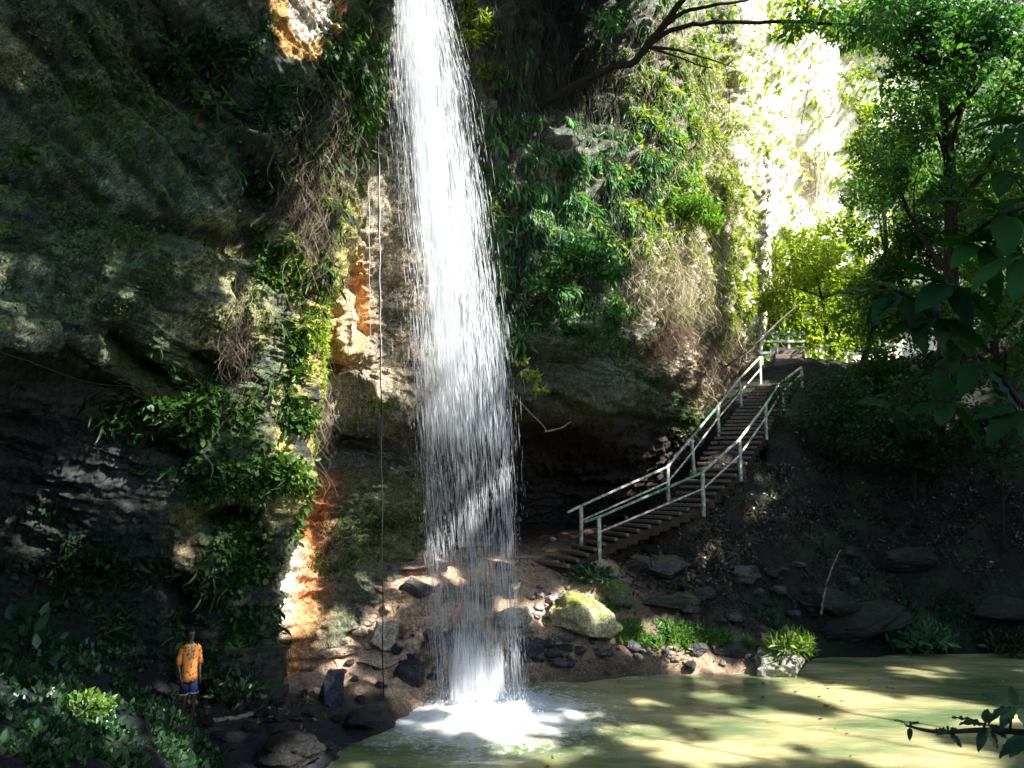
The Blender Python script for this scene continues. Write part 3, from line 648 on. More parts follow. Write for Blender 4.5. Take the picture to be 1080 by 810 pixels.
for k in range(8):
    nu, nv = 46, 260; uu, vv = np.meshgrid(np.linspace(0, 1, nu), np.linspace(-250, 738, nv)); u = uu.ravel(); v = vv.ravel()
    off = (k-3.5)*.11+.16*np.sin(u*7+k*2.1+v*.004)+.05*np.sin(u*23+k)
    Vv = fallpos(u, v, off); Vv[:, 2] = np.maximum(Vv[:, 2], WZ-.02)
    edge = 1-np.abs(2*u-1)**(2.2 if k % 2 else 3.2)
    core = .9*np.exp(-((u-.33-.05*np.sin(v*.008+k))/.20)**2)+.5*np.exp(-((u-.75)/.16)**2)
    dens = -1.25+1.3*edge+.6*core-.52*sst(v, 370, 520)+.8*sst(v, 610, 730)+.12*(1-sst(v, 250, 400))
    NF.append(mesh_obj('water_sheet', Vv, grid_faces(nv, nu), M_sheet, None, col=np.repeat(dens[:, None], 3, 1)))
for o in NF:
    me = o.data; a = np.empty(len(me.vertices)*3, dtype=np.float32); me.vertices.foreach_get('co', a); a = a.reshape(-1, 3)-FB.astype(np.float32)
    me.vertices.foreach_set('co', a.ravel()); o.parent = fall
# spray beads thrown up at the foot and off the edges of the fall
n = 2600; th = rng.uniform(0, 6.28, n); rr = np.abs(rng.normal(size=n))*.75
C0 = np.stack([rr*np.cos(th), rr*np.sin(th)*.8, np.abs(rng.normal(size=n))*.35*np.exp(-rr*.8)+.0], 1)
oc = np.array([[1, 0, 0], [-1, 0, 0], [0, 1, 0], [0, -1, 0], [0, 0, 1.3], [0, 0, -1.3]])
of = np.array([[0, 2, 4], [2, 1, 4], [1, 3, 4], [3, 0, 4], [2, 0, 5], [1, 2, 5], [3, 1, 5], [0, 3, 5]])
sz = rng.uniform(.004, .014, n)
V = (C0[:, None]+oc[None]*sz[:, None, None]).reshape(-1, 3)
Fs = ((np.arange(n)*6)[:, None, None]+of[None]).reshape(-1, 3)
mesh_obj('splash', V, Fs, M_spray, fall)

# ================================================================== THIN HANGING ROPES / TRICKLES
def hang(name, pts, D, rad, mat, label, cat, group=None):
    P = np.array([W(px, py, D) for px, py in pts]); P = cr(P, 40)
    P[:, 0] += .012*np.sin(np.arange(40)*1.7); b0 = P[-1].copy()
    o = MB().tube(P-b0, rad*np.linspace(1, .3 if rad < .012 else 1, 40), 5).build(name, mat, smooth=True); o.location = b0.tolist(); return tag(o, label, cat, group)
M_rope = flat_mat('dark_rope', (.02, .018, .017), .9, 60, spec=.1)
M_palerope = flat_mat('pale_rope', (.7, .7, .72), .5, 60)
hang('rope', [(396, -150), (397, 50), (399, 200), (401, 350), (403, 550), (404, 746)], 16.3, .013, M_rope, 'long thin dark rope hanging straight down just left of the waterfall', 'rope')
hang('water_trickle', [(395, -150), (397, 60), (400, 180), (401, 300), (403, 420)], 16.25, .0115, M_palerope, 'brighter of the two thin trickles left of the fall, beside the rope', 'trickle')
hang('water_trickle', [(385, -150), (386, 60), (389, 180), (390, 300), (391, 360)], 16.3, .008, M_palerope, 'fainter thin trickle nearer to the left rock face than the rope', 'trickle')

# ================================================================== STAIRS
M_tread = flat_mat('worn_timber', (.22, .165, .13), .8, 9, .5, .6, .2, stretch=(3, 3, 3))
M_earth = flat_mat('step_earth', (.06, .045, .035), .95, 14, .5, .8, .1)
stair = empty('stairway', (SL[0]+SR[0])/2, 'long earth and timber stairway climbing from the cave mouth to the upper railing', 'stairway')
so_ = np.array(stair.location)
def along(A, n):
    seg = np.linalg.norm(np.diff(A, axis=0), axis=1); s = np.concatenate([[0], np.cumsum(seg)]); t = np.linspace(0, s[-1], n)
    return np.stack([np.interp(t, s, A[:, i]) for i in range(3)], 1)
NS = 42
# parameter by vertex index so both sides stay level with one another
tt = np.interp(np.linspace(0, 1, NS), [0, .09, .33, .46, .64, .82, 1], range(7))
Lp = np.stack([np.interp(tt, range(7), SL[:, i]) for i in range(3)], 1); Rp = np.stack([np.interp(tt, range(7), SR[:, i]) for i in range(3)], 1)
for i in range(NS-1):
    zc = (Lp[i, 2]+Rp[i, 2])/2; a = Lp[i].copy(); b_ = Rp[i].copy(); a2 = Lp[i+1].copy(); b2 = Rp[i+1].copy()
    for q in (a, b_, a2, b2): q[2] = zc
    jit = rng.normal(size=3)*.012
    m = MB(); V = [a, b_, b2, a2]; fw = ((a2+b2)-(a+b_))/2; fw /= np.linalg.norm(fw); ac = (b_-a); w = np.linalg.norm(ac); ac /= w
    # nosing log/board
    c0 = (a+b_)/2+fw*.05+jit; c0[2] = zc-.035
    m.box(c0-so_, ac*(w/2+.06*rng.random()), fw*.055, [0, 0, .045], .012)
    st = m.build('step', M_tread, stair)
    e = MB(); c1 = (a+b_+a2+b2)/4+fw*.08; dpt = np.linalg.norm((a2+b2)-(a+b_))/4
    e.box(c1-so_-np.array([0, 0, .17]), ac*(w/2-.01), fw*(dpt+.03), [0, 0, .14], .02)
    e.build('tread', M_earth, st)
# rails
def paint_mat(name, colr, under): return flat_mat(name, colr, .5, 7, .3, .25, .4, col2=under)
M_rail = paint_mat('weathered_white_rail', (.74, .72, .62), (.30, .25, .17))
M_green = paint_mat('green_rail', (.03, .20, .13), (.30, .36, .28))
M_post = paint_mat('weathered_post', (.62, .60, .48), (.16, .22, .15))
def railing(name, top, foot, mid, label, topmats, extra=None):
    T = [W(*p) for p in top]; Bt = [W(*p) for p in foot]
    o = empty(name, Bt[0], label, 'handrail', 'handrails of the stairway'); O = Bt[0]
    for t, b_ in zip(T, Bt):
        b2 = np.array([b_[0], b_[1], b_[2]-.25]); t2 = t.copy(); t2[0] = b_[0]*.5+t[0]*.5
        ax = (t2-b2)/2; MBx = MB().box((t2+b2)/2-O-np.array([0, 0, .01]), [.045, .02, 0], [-.015, .035, 0], ax, .006); MBx.build('post', M_post, o)
    def bar(A, B, r, m, nm):
        A = np.array(A); B = np.array(B); d = B-A; L = np.linalg.norm(d); d /= L; s = np.cross(d, [0, 0, 1]); s /= np.linalg.norm(s); u = np.cross(s, d)
        MB().box((A+B)/2-O, d*(L/2+.02), s*r, u*r*.9, .008).build(nm, m, o)
    T0 = list(T)
    if extra is not None: T0 = [W(*extra)]+T0
    for i in range(len(T0)-1): bar(T0[i]+[0, 0, .02], T0[i+1]+[0, 0, .02], .034, topmats[i % len(topmats)], 'top_rail')
    for i in range(len(T)-1):
        a = T[i]*.55+Bt[i]*.45; b_ = T[i+1]*.55+Bt[i+1]*.45
        bar(a, b_, .026, M_rail if mid else M_palebark, 'mid_rail')
    return o
railing('handrail', [(613, 534, 22.6), (704, 493, 24.0), (728, 464, 25.2), (757, 429, 26.8), (779, 401, 28.3), (802, 377, 30.0)],
        [(613, 568, 22.6), (705, 527, 24.0), (732, 494, 25.2), (758, 455, 26.8), (782, 430, 28.3), (802, 404, 30.0)], True,
        'left handrail of the stairs, along the cave side, with weathered white bars', [M_rail, M_rail, M_rail, M_green, M_rail, M_rail], extra=(599, 541, 22.4))
railing('handrail', [(632, 546, 21.6), (741, 499, 23.2), (780, 464, 24.4), (808, 427, 26.3), (822, 405, 28.0), (845, 388, 29.8)],
        [(632, 580, 21.6), (742, 536, 23.2), (781, 499, 24.4), (808, 456, 26.3), (826, 426, 28.1), (846, 402, 29.8)], True,
        'right handrail of the stairs, on the leaf covered slope side, with a green lower bar', [M_green, M_green, M_rail, M_rail, M_rail, M_rail], extra=(617, 551, 21.45))
# upper flight and the white barrier above it
uf = empty('upper_stairway', W(822, 402, 31), 'short upper flight of sunlit steps leading to the white barrier', 'stairway')
O = W(822, 402, 31)
for i in range(8):
    p = W(826+i*.9, 402-i*4.2, 31+i*.35)-O
    MB().box(p, [.62, 0, 0], [0, .19, 0], [0, 0, .1], .015).build('step', M_tread, uf)
M_white = flat_mat('white_paint', (.78, .80, .76), .5, 20, .1, .1)
bar_ = empty('barrier', W(800, 385, 33.5), 'white and green barrier at the top of the upper steps', 'barrier'); O = W(800, 385, 33.5)
for px in (803, 820, 832, 847): MB().box((W(px, 368, 33.5)-O), [.05, 0, 0], [0, .05, 0], [0, 0, .78], .01).build('post', M_white if px != 847 else M_green, bar_)
for py, mm in ((352, M_green), (360, M_white), (372, M_white)):
    MB().box((W(825, py, 33.42)-O), [1.0, 0, 0], [0, .035, 0], [0, 0, .05], .008).build('rail', mm, bar_)
MB().box((W(827, 374, 33.6)-O), [.62, 0, 0], [0, .02, 0], [0, 0, .32], .006).build('panel', M_white, bar_)

# ================================================================== BOULDERS
def ico(sub):
    import bmesh
    bm = bmesh.new(); bmesh.ops.create_icosphere(bm, subdivisions=sub, radius=1)
    V = np.array([v.co[:] for v in bm.verts]); Fs = np.array([[v.index for v in f.verts] for f in bm.faces]); bm.free(); return V, Fs
ICO = {k: ico(k) for k in (2, 3, 5)}
def boulder(name, pos, dims, label, seed, cbase, moss=0.0, sub=5, mat=None, group=None, cat='rock', sharp=.3, rz=0, mosscol=(.09, .13, .03), sink=.35, tilt=0):
    V, Fs = ICO[sub]; Vs = V.copy()
    # planar cuts give broken faces
    r_ = np.random.default_rng(seed)
    for k in range(14):
        d_ = r_.normal(size=3); d_ /= np.linalg.norm(d_); o_ = r_.uniform(.5, .9); t = Vs@d_; Vs = Vs-np.outer(np.maximum(t-o_, 0)*.92, d_)
    n_ = fbm(V+seed*3.7, 1.3, 3, seed)*sharp+fbm(V+seed, 3.2, 4, seed+5, .55, True)*.10+(fbm(V+seed, 9, 4, seed+6, .6, True)*.035 if sub > 3 else 0)
    Vs = Vs*(1+n_)[:, None]*np.array(dims)[None]
    c, s = math.cos(rz), math.sin(rz); Vs = np.stack([Vs[:, 0]*c-Vs[:, 1]*s, Vs[:, 0]*s+Vs[:, 1]*c, Vs[:, 2]+tilt*Vs[:, 0]], 1)
    b = fbm(Vs, 3/max(dims), 3, seed+2); col = np.tile(cbase, (len(Vs), 1))*(1+.5*b)[:, None]
    if moss > 0: col = mixv(col, mosscol, sst(V[:, 2]*.6+b*.8+moss*.8, .35, .8))
    o = mesh_obj(name, Vs, Fs, mat or M_stone, col=np.clip(col, .01, .8)); o.location = (pos[0], pos[1], pos[2]+dims[2]*(1-2*sink) if False else pos[2]+dims[2]*(1-sink*2))
    return tag(o, label, cat, group)
G_, B_, D_ = (.20, .19, .16), (.36, .29, .21), (.06, .065, .075)
def bl(px, py, dims, label, seed, cb, moss=0, **k):
    p = on_ground(px, py); return boulder('boulder', p, dims, label, seed, cb, moss, **k)
bl(618, 660, (.85, .7, .62), 'big rounded yellow green mossy boulder below the foot of the stairs', 3, (.42, .38, .22), .25, mosscol=(.22, .24, .05), tilt=-.1)
bl(818, 714, (.72, .5, .50), 'grey rock at the waterline topped with bright grass', 5, (.33, .32, .27), .1)
bl(905, 668, (1.3, .9, .5), 'huge dark slab leaning on the right bank behind the fern clump', 9, (.022, .024, .020), .05, tilt=.35, mosscol=(.03, .04, .018))
bl(1050, 650, (1.0, .8, .5), 'dark boulder at the right edge above the water', 11, (.018, .02, .018), .05, mosscol=(.03, .04, .018))
bl(440, 625, (.42, .36, .27), 'dark rounded stone on the pale ledge just left of the fall', 13, (.10, .09, .09))
bl(470, 628, (.40, .30, .22), 'flat brown stone on the pale ledge partly veiled by the fall', 15, (.22, .17, .13))
bl(372, 612, (.3, .3, .34), 'pointed ochre stone at the foot of the red earth chimney', 17, (.34, .27, .14), .1)
bl(405, 675, (.42, .35, .34), 'cleft buff rock with deep dark cracks beside the hanging rope', 19, (.40, .33, .26))
bl(345, 668, (.38, .3, .3), 'sunlit mossy yellow rock below the bright orange wall', 21, (.50, .42, .22), .15, mosscol=(.25, .25, .06))
bl(352, 745, (.28, .32, .5), 'tall dark blue wet rock standing at the left pool edge', 23, (.035, .04, .065), 0, mat=M_wet)
bl(310, 800, (.55, .45, .3), 'low dark wet rock at the lower left of the pool', 25, (.005, .006, .008), 0, mat=M_wet)
bl(432, 716, (.5, .4, .3), 'dark wet rock on the left shore next to the base of the fall', 27, (.05, .05, .065), 0, mat=M_wet)
#bl(385, 722, (.4, .36, .28), 'brown wet rock where the dark rope reaches the shore', 29, (.075, .06, .06), 0, mat=M_wet)
bl(380, 765, (.45, .35, .2), 'small dark rock jutting into the foam at the left', 31, (.02, .02, .03), 0, mat=M_wet)
#bl(345, 712, (.6, .5, .3), 'dark rock half in sand between the bright wall and the pool', 33, (.06, .055, .06), 0, mat=M_wet)
bl(480, 685, (.7, .5, .35), 'wet rock right behind the falling water', 35, (.08, .09, .10), 0, mat=M_wet)
bl(545, 660, (.55, .45, .3), 'flat pale stone at the right side of the fall', 37, (.32, .27, .22))
bl(535, 625, (.5, .4, .25), 'rounded grey brown stone near the start of the stairs', 39, (.25, .20, .16))
bl(560, 690, (.5, .4, .22), 'dark stone on the shore just right of the fall', 41, (.07, .07, .075), 0, mat=M_wet)
bl(700, 605, (.7, .5, .4), 'dark brown block below the middle of the stairs', 43, (.08, .07, .06), .1)
bl(670, 600, (.45, .4, .32), 'dark block directly under the lower stairs', 45, (.09, .075, .06), .1)
bl(780, 610, (.8, .5, .3), 'flat grey green rock in the dark slope right of the stairs', 47, (.09, .10, .09), .2)
bl(715, 640, (1.0, .5, .3), 'long flat dark stone above the green plants on the bank', 49, (.06, .065, .06), .2)
bl(650, 635, (.5, .4, .35), 'mossy dark rock right of the yellow green boulder', 51, (.09, .10, .06), .4)
bl(770, 690, (.42, .25, .2), 'dark wet stone on the shore left of the grassy rock', 53, (.06, .05, .05), 0, mat=M_wet)
bl(738, 688, (.28, .22, .24), 'small pointed dark stone among the bright bank plants', 55, (.08, .07, .07))
bl(870, 640, (.9, .6, .45), 'low mossy rock beside the leaning pale stick', 57, (.025, .027, .022), .1, mosscol=(.03, .045, .018))
bl(960, 600, (.9, .7, .5), 'dark rounded boulder high on the right slope', 59, (.02, .022, .02), .05, mosscol=(.03, .04, .018))
bl(255, 745, (.35, .3, .35), 'low dark stone at the corner of the left rock face', 61, (.01, .012, .012), .2)
# loose stones
for px, py, dm, sd, lb in [(475, 575, (1.2, .5, .12), 71, 'long pale flat ledge behind the fall at cave floor level'), (530, 588, (1.0, .4, .12), 72, 'thin sunlit ledge between the fall and the lowest step'), (450, 597, (.9, .5, .14), 73, 'pale ledge just under the green fern on the lower wall'),
      (350, 692, (.7, .4, .12), 74, 'flat sandy slab under the bright orange wall'), (395, 700, (.5, .35, .13), 75, 'flat brown slab beside the cleft buff rock'), (500, 655, (.7, .45, .14), 76, 'flat wet slab behind the lower fall')]: bl(px, py, dm, lb, sd, (.36, .27, .20), 0, rz=.2)
k = 0
def stones(n, cx, cy, sx, sy, smin, smax, label, group, cb, mat=None, seed0=100):
    r_ = np.random.default_rng(seed0)
    for i in range(n):
        px = cx+r_.normal()*sx; py = cy+r_.normal()*sy; p = on_ground(px, py); s_ = r_.uniform(smin, smax)
        if p[2] < WZ-.15: continue
        boulder('stone', p, (s_*r_.uniform(.8, 1.3), s_*r_.uniform(.7, 1.1), s_*r_.uniform(.5, .8)), label, seed0+i, tuple(np.array(cb)*r_.uniform(.5, 1.4)), 0, sub=3, mat=mat, group=group, rz=r_.uniform(0, 3), cat='stone')
stones(34, 578, 645, 16, 26, .07, .19, 'loose pale stone in the heap between fall and yellow green boulder', 'heap of pale stones right of the fall', (.30, .27, .23))
stones(40, 590, 690, 40, 8, .07, .22, 'small dark stone along the shore right of the fall', 'dark stones along the far shore', (.09, .09, .09), M_wet, 200)
stones(24, 425, 700, 34, 16, .06, .2, 'small dark wet stone on the shore left of the fall', 'dark wet stones left of the fall', (.04, .04, .055), M_wet, 300)
stones(44, 365, 655, 42, 20, .06, .26, 'small sunlit stone on the pale sand below the orange wall', 'small stones on the pale sand', (.38, .30, .22), None, 400)
stones(26, 720, 690, 45, 6, .05, .14, 'small stone on the shore in front of the bright bank plants', 'stones before the bank plants', (.22, .19, .16), None, 500)
stones(34, 290, 775, 40, 22, .06, .2, 'small dark wet stone on the near left shore below the rock corner', 'dark stones on the near left shore', (.014, .015, .02), M_wet, 700)
stones(26, 780, 630, 90, 26, .12, .3, 'dark loose rock lying in the leaf litter of the right slope', 'dark rocks on the right slope', (.06, .06, .055), None, 600)

# ================================================================== CLIFF AND BANK VEGETATION (uncountable)
def veg(name, sh, regs, size, ratio, cols, label, mat=None, **k):
    P_, N_ = pick(sh, regs); o = leaves(name, P_, N_, size, ratio, mat or M_leaf, cols, **k); return tag(o, label, 'vegetation', kind='stuff')
veg('ivy', SA, [(205, 455, 45, 30, 1500), (240, 500, 45, 40, 1700), (315, 430, 12, 70, 1500), (180, 420, 30, 20, 500), (150, 440, 30, 25, 500), (305, 480, 18, 30, 900), (280, 250, 14, 50, 700), (250, 600, 30, 50, 1200), (25, 160, 14, 8, 40), (110, 205, 8, 5, 30), (240, 690, 20, 30, 400), (315, 520, 12, 40, 900), (322, 460, 10, 50, 900)],
    .13, .6, GREEN, 'green creeper clinging to the middle and lower left rock face', up=-.3, out=.7)
veg('fine_moss', SA, [(100, 60, 90, 80, 5000), (90, 250, 100, 70, 6000), (220, 300, 60, 60, 3000), (250, 420, 60, 60, 3500), (280, 560, 30, 70, 2500)],
    .055, .5, [(.02, .05, .015), (.05, .09, .02), (.12, .15, .04)], 'fine low moss and tiny plants spread over the upper left rock face', up=-.3, out=.5)
veg('rock_ferns', SA, [(200, 430, 60, 60, 260), (290, 470, 25, 60, 220), (150, 650, 120, 60, 400), (310, 280, 25, 60, 160), (230, 100, 50, 80, 200), (120, 440, 40, 20, 120)],
    .26, .16, [(.02, .06, .015), (.05, .12, .025), (.10, .18, .03)], 'arching fern fronds rooted in cracks of the left rock face', up=-.2, out=.8, rnd=.8, curve=.6)
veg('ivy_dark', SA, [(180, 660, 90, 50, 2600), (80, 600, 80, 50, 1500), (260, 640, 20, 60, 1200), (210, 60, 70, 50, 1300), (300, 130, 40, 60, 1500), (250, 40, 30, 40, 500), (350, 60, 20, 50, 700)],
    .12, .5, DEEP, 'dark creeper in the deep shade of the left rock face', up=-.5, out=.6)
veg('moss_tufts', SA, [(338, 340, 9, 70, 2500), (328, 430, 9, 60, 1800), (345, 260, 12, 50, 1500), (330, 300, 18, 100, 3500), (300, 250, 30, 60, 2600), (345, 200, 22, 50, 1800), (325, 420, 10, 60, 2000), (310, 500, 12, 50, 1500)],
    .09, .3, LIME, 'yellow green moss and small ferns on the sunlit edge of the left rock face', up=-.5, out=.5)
veg('hanging_leaves', SA, [(385, 60, 18, 60, 1800), (375, 130, 18, 40, 1000), (360, 90, 22, 50, 900), (350, 210, 16, 50, 600), (345, 270, 12, 40, 400)],
    .24, .2, GREEN, 'long drooping leaves on the rock edge just left of the waterfall', up=-1.1, out=.5, rnd=.4)
P_, N_ = pick(SA, [(340, 150, 30, 60, 500), (320, 200, 26, 50, 400), (335, 420, 8, 50, 150), (250, 330, 8, 50, 100)])
tag(strands_mesh('root_tangle', P_+N_*.08, rng.uniform(.4, 1.6, len(P_)), .008, M_dry, [(.10, .08, .06), (.2, .16, .11)], wob=.28), 'thin bare roots tangled over the left rock edge', 'roots', kind='stuff')

regs = [(560, 200, 60, 90, 4500), (620, 200, 50, 60, 6000), (680, 190, 50, 50, 5000), (700, 140, 40, 60, 2500), (620, 280, 45, 40, 4200), (560, 320, 35, 30, 1600), (540, 120, 30, 80, 1400), (680, 90, 50, 60, 1800), (700, 30, 60, 40, 1000)]
veg('hanging_vines', SB, regs, .30, .17, [(.03, .09, .04), (.07, .18, .08), (.13, .28, .12), (.26, .40, .17)], 'curtain of drooping narrow leaves on the shaded wall right of the fall', up=-1.3, out=.5, rnd=.4, curve=.4)
veg('bank_moss', SB, [(620, 350, 60, 14, 2200), (560, 350, 30, 12, 900), (680, 370, 30, 18, 1500), (680, 400, 30, 25, 1800), (722, 445, 18, 30, 2200), (650, 370, 40, 15, 1200), (590, 340, 40, 14, 1200), (395, 560, 40, 30, 1800), (350, 590, 18, 12, 700), (410, 430, 30, 10, 300)],
    .08, .35, GREEN, 'low moss and seedlings on the rock lip and lower wall around the cave', up=0, out=.7)
veg('shrub_leaves', SB, [(590, 340, 50, 14, 1200), (670, 330, 30, 20, 900), (615, 300, 34, 30, 2600), (640, 270, 30, 24, 1500), (575, 300, 20, 30, 900)], .14, .45, [(.02, .06, .02), (.04, .12, .03), (.09, .20, .03)], 'leafy scrub above the cave mouth', up=.2, out=1.2, rnd=.7)
veg('fall_edge_leaves', SB, [(520, 215, 12, 25, 260), (500, 20, 14, 30, 500), (515, 60, 10, 30, 300)], .24, .2, LIME, 'bright drooping leaves touching the right edge of the waterfall', up=-1, out=1.2, rnd=.4)
veg('sunlit_creeper', SB, [(670, 230, 45, 45, 3200), (690, 120, 30, 60, 2000), (740, 180, 26, 60, 4200), (770, 200, 18, 100, 3800), (735, 215, 30, 22, 2600), (700, 215, 30, 20, 1600), (780, 300, 22, 60, 2400), (700, 270, 40, 40, 1100), (725, 330, 25, 30, 700), (760, 60, 20, 60, 2400), (788, 90, 18, 120, 4200), (790, 260, 14, 90, 3200), (720, 90, 25, 60, 2200), (750, 160, 20, 120, 5000), (770, 300, 20, 60, 3500), (735, 60, 22, 60, 1800)],
    .16, .4, LIME, 'bright yellow green creeper on the sunlit wall above the stairs', up=-.3, out=.7)
def hangs(name, sh, regs, lmin, lmax, rad, cols, label, wob=.12, off=.15):
    P_, N_ = pick(sh, regs); o = strands_mesh(name, P_+N_*off, rng.uniform(lmin, lmax, len(P_)), rad, M_dry, cols, wob); return tag(o, label, 'dry stems', kind='stuff')
hangs('dry_vines', SB, [(730, 120, 40, 90, 900), (760, 170, 25, 90, 600), (700, 280, 45, 50, 1700), (740, 260, 30, 60, 900), (690, 50, 40, 40, 500), (760, 360, 25, 40, 700)], .25, 1.3, .009, STRAW, 'straw coloured dry vines hanging on the sunlit wall above the stairs', wob=.34)
hangs('shaded_vines', SB, [(540, 80, 30, 100, 500), (600, 60, 60, 90, 900), (650, 130, 40, 70, 700), (620, 250, 60, 50, 500), (560, 280, 30, 50, 300)], .5, 2.0, .009, [(.03, .03, .03), (.05, .05, .045), (.09, .08, .065)], 'thin grey vines hanging down the dark wall right of the fall')
hangs('brown_brush', SB, [(730, 360, 30, 35, 1500), (700, 350, 25, 25, 900), (770, 390, 16, 30, 900)], .2, .8, .010, [(.08, .06, .05), (.17, .12, .09), (.26, .18, .12)], 'grey brown dry brush on the bank left of the upper stairs', wob=.5)
hangs('cliff_streamers', SF, [(770, 60, 12, 120, 120), (862, 150, 8, 60, 50), (780, 270, 20, 60, 120)], 1, 4, .02, STRAW, 'pale dry vines hanging on the far sunlit wall', off=.4)
hangs('far_wisps', SF, [(785, 60, 16, 90, 150), (890, 60, 12, 90, 150), (800, 270, 20, 50, 120), (855, 200, 12, 60, 60)], .6, 2.5, .010, STRAW, 'wispy stems trailing over the far sunlit wall', wob=.5, off=.6)
veg('far_creeper', SF, [(825, 100, 50, 160, 1100), (775, 150, 14, 160, 2200), (800, 320, 40, 45, 6200), (860, 330, 50, 40, 6200), (795, 120, 8, 140, 900), (905, 120, 14, 120, 1600), (850, 265, 30, 20, 1200), (900, 300, 60, 50, 5000), (950, 200, 60, 100, 1500), (1060, 200, 60, 120, 1500), (870, 20, 60, 20, 1500), (765, 200, 10, 120, 1500)], .34, .45, LIME,
    'sunlit yellow green creeper at the foot and sides of the far wall', up=-.1, out=.6)
# ground vegetation
m_ = (SG['PX'] > -200) & (SG['PX'] < 1280) & (SG['PY'] > 340) & (SG['PY'] < 900) & (SG['V'][:, 1] > 5) & (SG['V'][:, 1] < 34) & (SG['V'][:, 2] > WZ+.03)
SGv = {k: v[m_] for k, v in SG.items()}
veg('ground_cover', SGv, [(60, 760, 110, 60, 3800), (120, 800, 80, 40, 1500), (60, 700, 90, 14, 4200), (60, 780, 110, 50, 5000), (180, 790, 40, 30, 1500)], .10, .55, [(.006, .02, .010), (.013, .042, .020), (.035, .09, .035), (.07, .12, .035)], 'broad leaved ground cover on the near left bank', mat=M_leafbig, up=.9, out=.3, rnd=.75)
veg('bank_plants', SGv, [(660, 668, 26, 9, 1900), (700, 672, 32, 11, 2300), (740, 676, 26, 8, 1700), (640, 645, 26, 10, 500), (780, 680, 20, 6, 500), (622, 608, 22, 7, 800), (610, 600, 14, 5, 400), (845, 690, 14, 6, 500)], .13, .35, [(.04, .11, .03), (.08, .18, .04), (.16, .26, .06)], 'bright low plants on the far bank above the shore', up=.9, out=.2, rnd=.7)
veg('slope_seedlings', SGv, [(760, 560, 90, 50, 900), (900, 560, 120, 60, 1800), (960, 650, 100, 20, 2600), (830, 650, 80, 25, 900)], .12, .5, DEEP, 'sparse dark seedlings on the right slope', up=.8, out=.2, rnd=.8)
m2 = SGv['PX'] > 640
veg('leaf_litter', SGv, [(760, 560, 60, 40, 5200), (850, 520, 90, 50, 7200), (960, 560, 110, 60, 6200), (740, 600, 70, 30, 3800), (1040, 520, 60, 60, 2500)], .10, .55, [(.02, .016, .012), (.03, .024, .018), (.05, .04, .03), (.03, .022, .018), (.26, .24, .22)], 'fallen brown and grey leaves covering the dark right slope', mat=M_leafbig, up=0, out=.15, rnd=.9)

veg('fallen_leaves', SGv, [(420, 650, 90, 40, 500), (620, 690, 120, 16, 500), (300, 740, 60, 40, 300), (560, 590, 50, 14, 250)], .08, .5, [(.08, .05, .03), (.2, .13, .07), (.32, .22, .10)], 'scattered dead leaves on the sand and rocks around the fall', up=0, out=.2, rnd=.9)
n_ = 170; fx = rng.uniform(-2.5, 13, n_); fy = np.where(rng.random(n_) < .6, 19.0-np.abs(rng.normal(size=n_))*.8, rng.uniform(12.5, 19, n_))
Pq = np.stack([fx, fy, np.full(n_, WZ+.025)], 1); Nq = np.tile([0, 0, 1.0], (n_, 1)); dd_ = np.hypot(fx-FB[0], fy-FB[1]) > 2.4; Pq = Pq[dd_]; Nq = Nq[dd_]
o = leaves('floating_leaves', Pq, np.stack([rng.normal(size=len(Pq)), rng.normal(size=len(Pq)), 0*Pq[:, 0]], 1), .09, .5, M_dry, [(.10, .06, .03), (.25, .16, .06), (.16, .18, .05)], up=0, out=1, rnd=.05, curve=.05); tag(o, 'small dead leaves floating on the pool', 'leaves', kind='stuff')
# ================================================================== INDIVIDUAL PLANTS
def clump(name, px, py, D, rad, n, size, ratio, cols, label, cat='plant', up=.9, group=None, z=None, flat=.55):
    p = on_ground(px, py) if D is None else W(px, py, D)
    d_ = rng.normal(size=(n, 3)); d_ /= np.linalg.norm(d_, axis=1, keepdims=True); d_[:, 2] = np.abs(d_[:, 2])
    Q = d_*rad*rng.uniform(.3, 1, (n, 1))**.5; Q[:, 2] *= flat
    o = empty(name, p, label, cat, group)
    leaves('foliage', Q, d_, size, ratio, M_leafbig, cols, up=up*.3, out=1, rnd=.45, parent=o, curve=.4)
    m = MB()
    for i in range(14):
        q = Q[rng.integers(0, n)]; m.tube([[0, 0, -.05], q*.5+[0, 0, .08], q], [.012, .008, .004], 5)
    m.build('stem', M_bark, o, True); return o
clump('fern', 966, 682, None, .85, 650, .26, .34, [(.03, .09, .04), (.06, .15, .08), (.10, .22, .12)], 'round fern like clump at the dark right waterline', flat=.7)
clump('grass_tuft', 835, 685, 19.6, .5, 420, .24, .12, [(.14, .24, .06), (.24, .34, .10)], 'bright grass tuft spilling over the grey waterline rock', flat=.6)
clump('fern', 1060, 688, None, .7, 350, .22, .35, DEEP, 'dark fern clump at the right edge of the far shore')
clump('fern', 625, 612, None, .5, 350, .17, .35, TEAL, 'teal green fern between the lowest steps and the mossy boulder')
clump('fern', 395, 578, 20.0, .45, 300, .16, .35, TEAL, 'small fern on the lower wall left of the fall')
clump('fern', 20, 700, None, .6, 130, .22, .5, [(.015, .05, .025), (.03, .09, .04)], 'broad leaved plant at the far left behind the ground cover', flat=1.1)
clump('fern', 85, 755, None, .4, 420, .07, .5, [(.05, .12, .02), (.12, .22, .03)], 'bright green mossy cushion among the left ground cover', flat=.6)
clump('fern', 250, 735, 15.2, .5, 300, .14, .5, DEEP, 'dark leafy clump at the foot of the left rock corner', flat=1.0)

